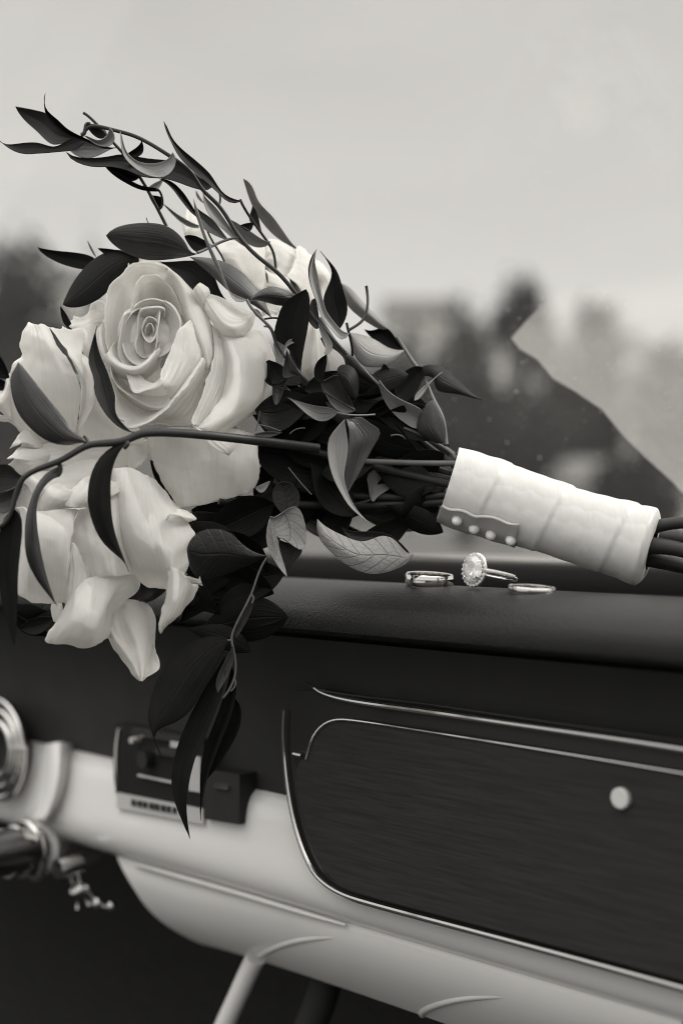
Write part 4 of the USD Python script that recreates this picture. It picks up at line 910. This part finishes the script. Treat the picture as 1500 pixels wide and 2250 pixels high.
# deep shaded leaves that fill the middle of the bouquet
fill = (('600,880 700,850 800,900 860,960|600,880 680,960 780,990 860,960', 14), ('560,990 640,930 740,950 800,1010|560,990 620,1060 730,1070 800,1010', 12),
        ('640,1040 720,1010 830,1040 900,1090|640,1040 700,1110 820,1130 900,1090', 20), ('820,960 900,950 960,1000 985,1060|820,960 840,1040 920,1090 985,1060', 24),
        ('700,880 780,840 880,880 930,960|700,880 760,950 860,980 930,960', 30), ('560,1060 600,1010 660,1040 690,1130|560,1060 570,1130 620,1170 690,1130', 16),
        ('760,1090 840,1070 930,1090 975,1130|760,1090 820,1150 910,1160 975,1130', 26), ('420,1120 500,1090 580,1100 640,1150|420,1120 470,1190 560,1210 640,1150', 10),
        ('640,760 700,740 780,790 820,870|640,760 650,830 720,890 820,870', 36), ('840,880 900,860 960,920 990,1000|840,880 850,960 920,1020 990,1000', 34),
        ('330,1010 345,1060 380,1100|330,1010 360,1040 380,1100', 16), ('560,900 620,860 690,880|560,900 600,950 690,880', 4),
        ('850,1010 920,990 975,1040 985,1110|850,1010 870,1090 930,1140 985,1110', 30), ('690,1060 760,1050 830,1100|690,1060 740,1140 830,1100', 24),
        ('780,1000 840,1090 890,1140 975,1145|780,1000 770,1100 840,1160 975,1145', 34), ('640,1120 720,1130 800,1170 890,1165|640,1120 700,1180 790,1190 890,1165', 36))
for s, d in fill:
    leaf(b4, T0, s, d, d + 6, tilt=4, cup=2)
# more leaves crowd the middle, most of them in deep shade
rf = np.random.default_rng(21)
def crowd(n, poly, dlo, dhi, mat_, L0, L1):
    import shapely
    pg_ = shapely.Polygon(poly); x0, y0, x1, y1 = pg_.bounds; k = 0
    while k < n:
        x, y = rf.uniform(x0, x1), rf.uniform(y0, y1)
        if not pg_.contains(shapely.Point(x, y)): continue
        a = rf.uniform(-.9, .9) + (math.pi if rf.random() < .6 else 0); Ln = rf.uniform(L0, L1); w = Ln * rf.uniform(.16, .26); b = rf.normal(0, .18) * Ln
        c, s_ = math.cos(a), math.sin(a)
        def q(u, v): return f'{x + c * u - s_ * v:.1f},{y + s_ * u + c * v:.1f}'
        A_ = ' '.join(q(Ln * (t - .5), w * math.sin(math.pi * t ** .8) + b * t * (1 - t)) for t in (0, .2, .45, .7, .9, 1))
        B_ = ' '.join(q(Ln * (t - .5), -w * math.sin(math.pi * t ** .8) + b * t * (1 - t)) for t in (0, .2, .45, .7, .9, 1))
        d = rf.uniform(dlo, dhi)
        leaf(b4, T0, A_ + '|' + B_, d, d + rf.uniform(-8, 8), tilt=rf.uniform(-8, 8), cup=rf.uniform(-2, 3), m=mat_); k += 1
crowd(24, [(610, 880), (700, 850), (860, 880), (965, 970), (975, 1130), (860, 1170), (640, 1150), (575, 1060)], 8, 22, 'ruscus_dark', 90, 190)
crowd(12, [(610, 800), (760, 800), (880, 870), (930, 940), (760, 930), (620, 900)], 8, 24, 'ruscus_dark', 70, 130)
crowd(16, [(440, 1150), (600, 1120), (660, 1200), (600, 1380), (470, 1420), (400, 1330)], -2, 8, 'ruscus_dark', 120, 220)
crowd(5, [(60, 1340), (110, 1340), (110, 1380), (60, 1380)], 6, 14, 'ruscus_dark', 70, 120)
# sepals of the main rose
for s, m in (('1345,815 1300,850 1288,900 1310,965 1370,1005|1345,815 1345,880 1350,940 1370,1005', 'ruscus_dark'), ('1365,985 1430,965 1472,948|1365,985 1365,1050 1380,1135 1472,948', 'ruscus_mid'),
             ('1345,820 1400,840 1445,870 1470,945|1345,820 1345,920 1370,985 1470,945', 'ruscus_dark'), ('1380,1000 1440,1000 1490,1035|1380,1000 1440,1025 1490,1035', 'ruscus_mid'),
             ('1375,690 1400,668 1450,662 1470,690|1375,690 1385,760 1420,830 1440,760', 'ruscus_pale')):
    leaf(r1, T1, s, 6, 4, cup=1.5, m=m, name='sepal')

# rose leaves low in the bouquet
b5 = stem(bq, T8, '860,495,-6 800,620,-8 765,720,-9 700,850,-10 650,960,-10 645,1010,-10 665,1120,-10 660,1240,-10 590,1362,-10', 2.4, 2.6, 'stem_mid', 'hanging_branch')
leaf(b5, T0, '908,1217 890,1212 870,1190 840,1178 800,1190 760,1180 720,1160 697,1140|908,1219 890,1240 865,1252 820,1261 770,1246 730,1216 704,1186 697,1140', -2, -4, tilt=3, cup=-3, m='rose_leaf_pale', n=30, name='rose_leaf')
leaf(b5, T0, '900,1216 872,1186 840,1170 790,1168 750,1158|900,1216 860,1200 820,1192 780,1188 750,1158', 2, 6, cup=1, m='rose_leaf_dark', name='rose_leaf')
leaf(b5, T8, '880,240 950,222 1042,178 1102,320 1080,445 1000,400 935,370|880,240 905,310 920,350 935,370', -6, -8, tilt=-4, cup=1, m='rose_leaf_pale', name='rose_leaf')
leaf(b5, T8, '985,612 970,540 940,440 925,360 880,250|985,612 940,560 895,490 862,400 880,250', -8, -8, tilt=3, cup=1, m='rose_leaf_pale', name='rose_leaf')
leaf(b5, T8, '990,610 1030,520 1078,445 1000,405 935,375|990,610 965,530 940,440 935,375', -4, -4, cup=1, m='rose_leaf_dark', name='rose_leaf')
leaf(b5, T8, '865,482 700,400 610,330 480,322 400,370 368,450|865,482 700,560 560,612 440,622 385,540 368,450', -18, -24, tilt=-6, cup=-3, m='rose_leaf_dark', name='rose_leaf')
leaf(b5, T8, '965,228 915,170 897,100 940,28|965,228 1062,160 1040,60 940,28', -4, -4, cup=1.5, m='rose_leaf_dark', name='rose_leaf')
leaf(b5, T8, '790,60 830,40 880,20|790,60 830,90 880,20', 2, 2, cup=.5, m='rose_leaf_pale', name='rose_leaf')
W = lambda s, *a, **k: leaf(b5, T8, s, *a, **k)
W('622,1000 480,984 330,1060 200,1220 140,1380 128,1480 158,1600 212,1722|622,1000 560,1150 450,1350 320,1500 182,1565 172,1640 212,1722', -10, -14, tilt=3, cup=-2)
W('600,1100 480,1300 330,1600 272,1850 290,2000 386,2232|600,1100 560,1400 432,1700 376,1900 364,2050 386,2232', -10, -12, tilt=4, cup=2)
W('640,1150 560,1450 470,1700 450,1850 450,2120|640,1150 660,1400 570,1650 482,1900 450,2120', -8, -8, tilt=3, cup=2)
W('650,1040 600,1140 552,1250 560,1330|650,1040 640,1180 590,1280 560,1330', -12, -12, cup=1, m='ruscus_mid')
W('770,720 700,860 670,990|790,740 740,880 670,990', -8, -8, cup=1, m='ruscus_mid')
W('660,1360 620,1500 540,1700 480,1880|660,1360 700,1500 600,1720 480,1880', -6, -6, cup=2)
stem(b5, T8, '765,720,-9 778,745,-9 768,775,-9', 2.4, 2.2, 'stem_mid', 'petiole')
stem(b5, T8, '645,1000,-10 625,1005,-10 618,1000,-10', 2.4, 2, 'stem_mid', 'petiole')
stem(b5, T8, '658,1240,-10 668,1275,-10 640,1320,-10', 2.2, 1.8, 'stem_mid', 'petiole')

# ================================================================== outside: trees and houses beyond the glass
def tree(px, top, Z, wpx, m, label, name, conic=False, nleaf=2600, base=None, seed=1):
    r_ = np.random.default_rng(seed)
    k = Z / FPX
    x = (px - 750) * k; H = EYE + (1125 - top) * k; W = wpx * k
    t = thing(name, label, 'tree', group=None)
    trunk = tube_mesh([(x, Z, 0), (x + .02 * W, Z, H * .4), (x, Z, H * .8)], [max(.12, W * .05), max(.08, W * .035), .04], 10)
    limbs = [trunk]
    for i in range(8):
        a = r_.uniform(0, 6.28); z0 = H * r_.uniform(.25, .65)
        limbs.append(tube_mesh([(x, Z, z0), (x + .25 * W * np.cos(a), Z + .25 * W * np.sin(a), z0 + H * .12)], [W * .02, W * .008], 6))
    obj('trunk', merge(*limbs), 'tree_bark', t, smooth=50)
    V, F = [], []
    b0 = H * .12 if base is None else base
    cl = r_.normal(0, 1, (26, 3)); cl /= np.linalg.norm(cl, axis=1, keepdims=True); cl *= r_.uniform(.3, 1, (26, 1)) ** .5
    for i in range(nleaf):
        if conic:
            s = r_.uniform(0, 1) ** .8; a = r_.uniform(0, 6.28); rr = W * .5 * (1.02 - s * .75) * r_.uniform(.2, 1.) ** .5 * (1 + .15 * math.sin(9 * s + a))
            c = np.array([x + rr * np.cos(a), Z + rr * np.sin(a), b0 + (H - b0) * s])
        else:
            q = cl[r_.integers(26)] * .75 + r_.normal(0, .16, 3)
            c = np.array([x + q[0] * W * .5, Z + q[1] * W * .5, (H + b0) / 2 + q[2] * (H - b0) * .5])
        e = r_.normal(0, 1, (2, 3)); e /= np.linalg.norm(e, axis=1, keepdims=True); sz = W * .06 * r_.uniform(.6, 1.4)
        j = len(V)
        V += [c - e[0] * sz, c + e[1] * sz * .6, c + e[0] * sz, c - e[1] * sz * .6]; F += [[j, j + 1, j + 2], [j, j + 2, j + 3]]
    obj('crown', (np.array(V), np.array(F)), m, t, smooth=False)
# hillside behind the houses
hx = np.linspace(-140, 140, 60); hy = np.linspace(125, 420, 30)
HV = np.array([(x, y, -.5 + np.clip((y - 125) / 60, 0, 1) * (18.5 + 8 * meshkit.fbm(np.array([[x * .03, y * .02, 0.]]), 3, 3)[0] - .015 * x + (4 if x < -20 else 0))) for y in hy for x in hx])
HF = [[j * 60 + i, j * 60 + i + 1, (j + 1) * 60 + i + 1, (j + 1) * 60 + i] for j in range(29) for i in range(59)]
obj('hill', (HV, np.array(HF)), 'hillside', smooth=True, kind='structure')
tree(1150, 600, 90, 150, 'foliage_dark', 'tall dark round-topped tree showing left of the gap in the skyline', 'round_tree', False, base=10., seed=1)
tree(1312, 634, 90, 130, 'foliage_dark', 'shorter dark tree standing alone right of the gap in the skyline', 'round_tree', False, base=9.5, seed=2)
tree(40, 470, 60, 300, 'foliage_dark', 'broad dark tree at the left edge behind the bouquet', 'broad_tree', seed=3)
tree(205, 455, 60, 62, 'foliage_mid', 'slim pale tree just right of the broad dark one', 'slim_tree', seed=4)
tree(900, 670, 110, 230, 'foliage_mid', 'low tree at the back just right of the bouquet', 'low_tree', seed=5)
tree(1020, 652, 115, 170, 'foliage_mid', 'grey round tree left of the tallest one', 'round_tree', seed=6)
tree(1250, 700, 80, 300, 'foliage_mid', 'wide pale tree in front of the two dark skyline trees', 'wide_tree', seed=7)
tree(1480, 740, 70, 230, 'foliage_dark', 'dark tree at the right edge of the view', 'edge_tree', seed=8)
tree(1020, 800, 50, 420, 'foliage_dark', 'big dark bush mass above the satin wrap', 'large_bush', seed=9, nleaf=4500)
tree(1400, 980, 35, 230, 'foliage_dark', 'low dark shrub above the cut end of the wrap', 'shrub', seed=10)
def house(px0, px1, eave, ridge, Z, label, name):
    k = Z / FPX; x0, x1 = (px0 - 750) * k, (px1 - 750) * k; ze, zr = EYE + (1125 - eave) * k, EYE + (1125 - ridge) * k
    t = thing(name, label, 'house'); D = 7.
    w = trimesh.creation.box([x1 - x0, D, ze]); w.apply_translation([(x0 + x1) / 2, Z + D / 2, ze / 2]); obj('wall', w, 'house_wall', t)
    o = .4
    V = np.array([(x0 - o, Z - o, ze), (x1 + o, Z - o, ze), (x1 + o, Z + D + o, ze), (x0 - o, Z + D + o, ze), (x0 - o, Z + D / 2, zr), (x1 + o, Z + D / 2, zr)])
    rf = trimesh.convex.convex_hull(V + [0, 0, .01]); obj('roof', rf, 'house_roof', t)
    n = max(2, int((x1 - x0) / 2.6))
    for i in range(n):
        b = trimesh.creation.box([1., .12, 1.3]); b.apply_translation([x0 + (i + .5) * (x1 - x0) / n, Z - .03, ze * .55]); obj('window', b, 'window_glass', t)
house(850, 1010, 690, 640, 120, 'pale house between the low trees right of the bouquet', 'house')
house(1390, 1560, 830, 790, 75, 'pale house low at the right edge of the view', 'house')
house(20, 150, 620, 560, 75, 'pale house at the left edge behind the broad tree', 'house')
house(1200, 1380, 1060, 1000, 55, 'low pale building just above the satin wrap', 'house')

house(1020, 1110, 760, 725, 140, 'small pale house on the hillside left of the tallest tree', 'house')
house(1180, 1290, 800, 760, 130, 'small pale house on the hillside under the gap in the skyline', 'house')
house(1330, 1410, 740, 715, 150, 'small pale house high on the hillside under the shorter skyline tree', 'house')
for i, (x, y_, Z_, w_) in enumerate(((960, 790, 120, 120), (1100, 830, 100, 150), (1230, 850, 95, 130), (1350, 860, 90, 150), (1460, 800, 110, 130))):
    tree(x, y_, Z_, w_, 'foliage_dark', ('bushy hillside tree nearest the bouquet', 'bushy hillside tree second from the bouquet', 'bushy hillside tree in the middle of the lower row', 'bushy hillside tree fourth from the bouquet', 'bushy hillside tree nearest the right edge')[i], 'hillside_tree', seed=30 + i, nleaf=1400, base=2.)
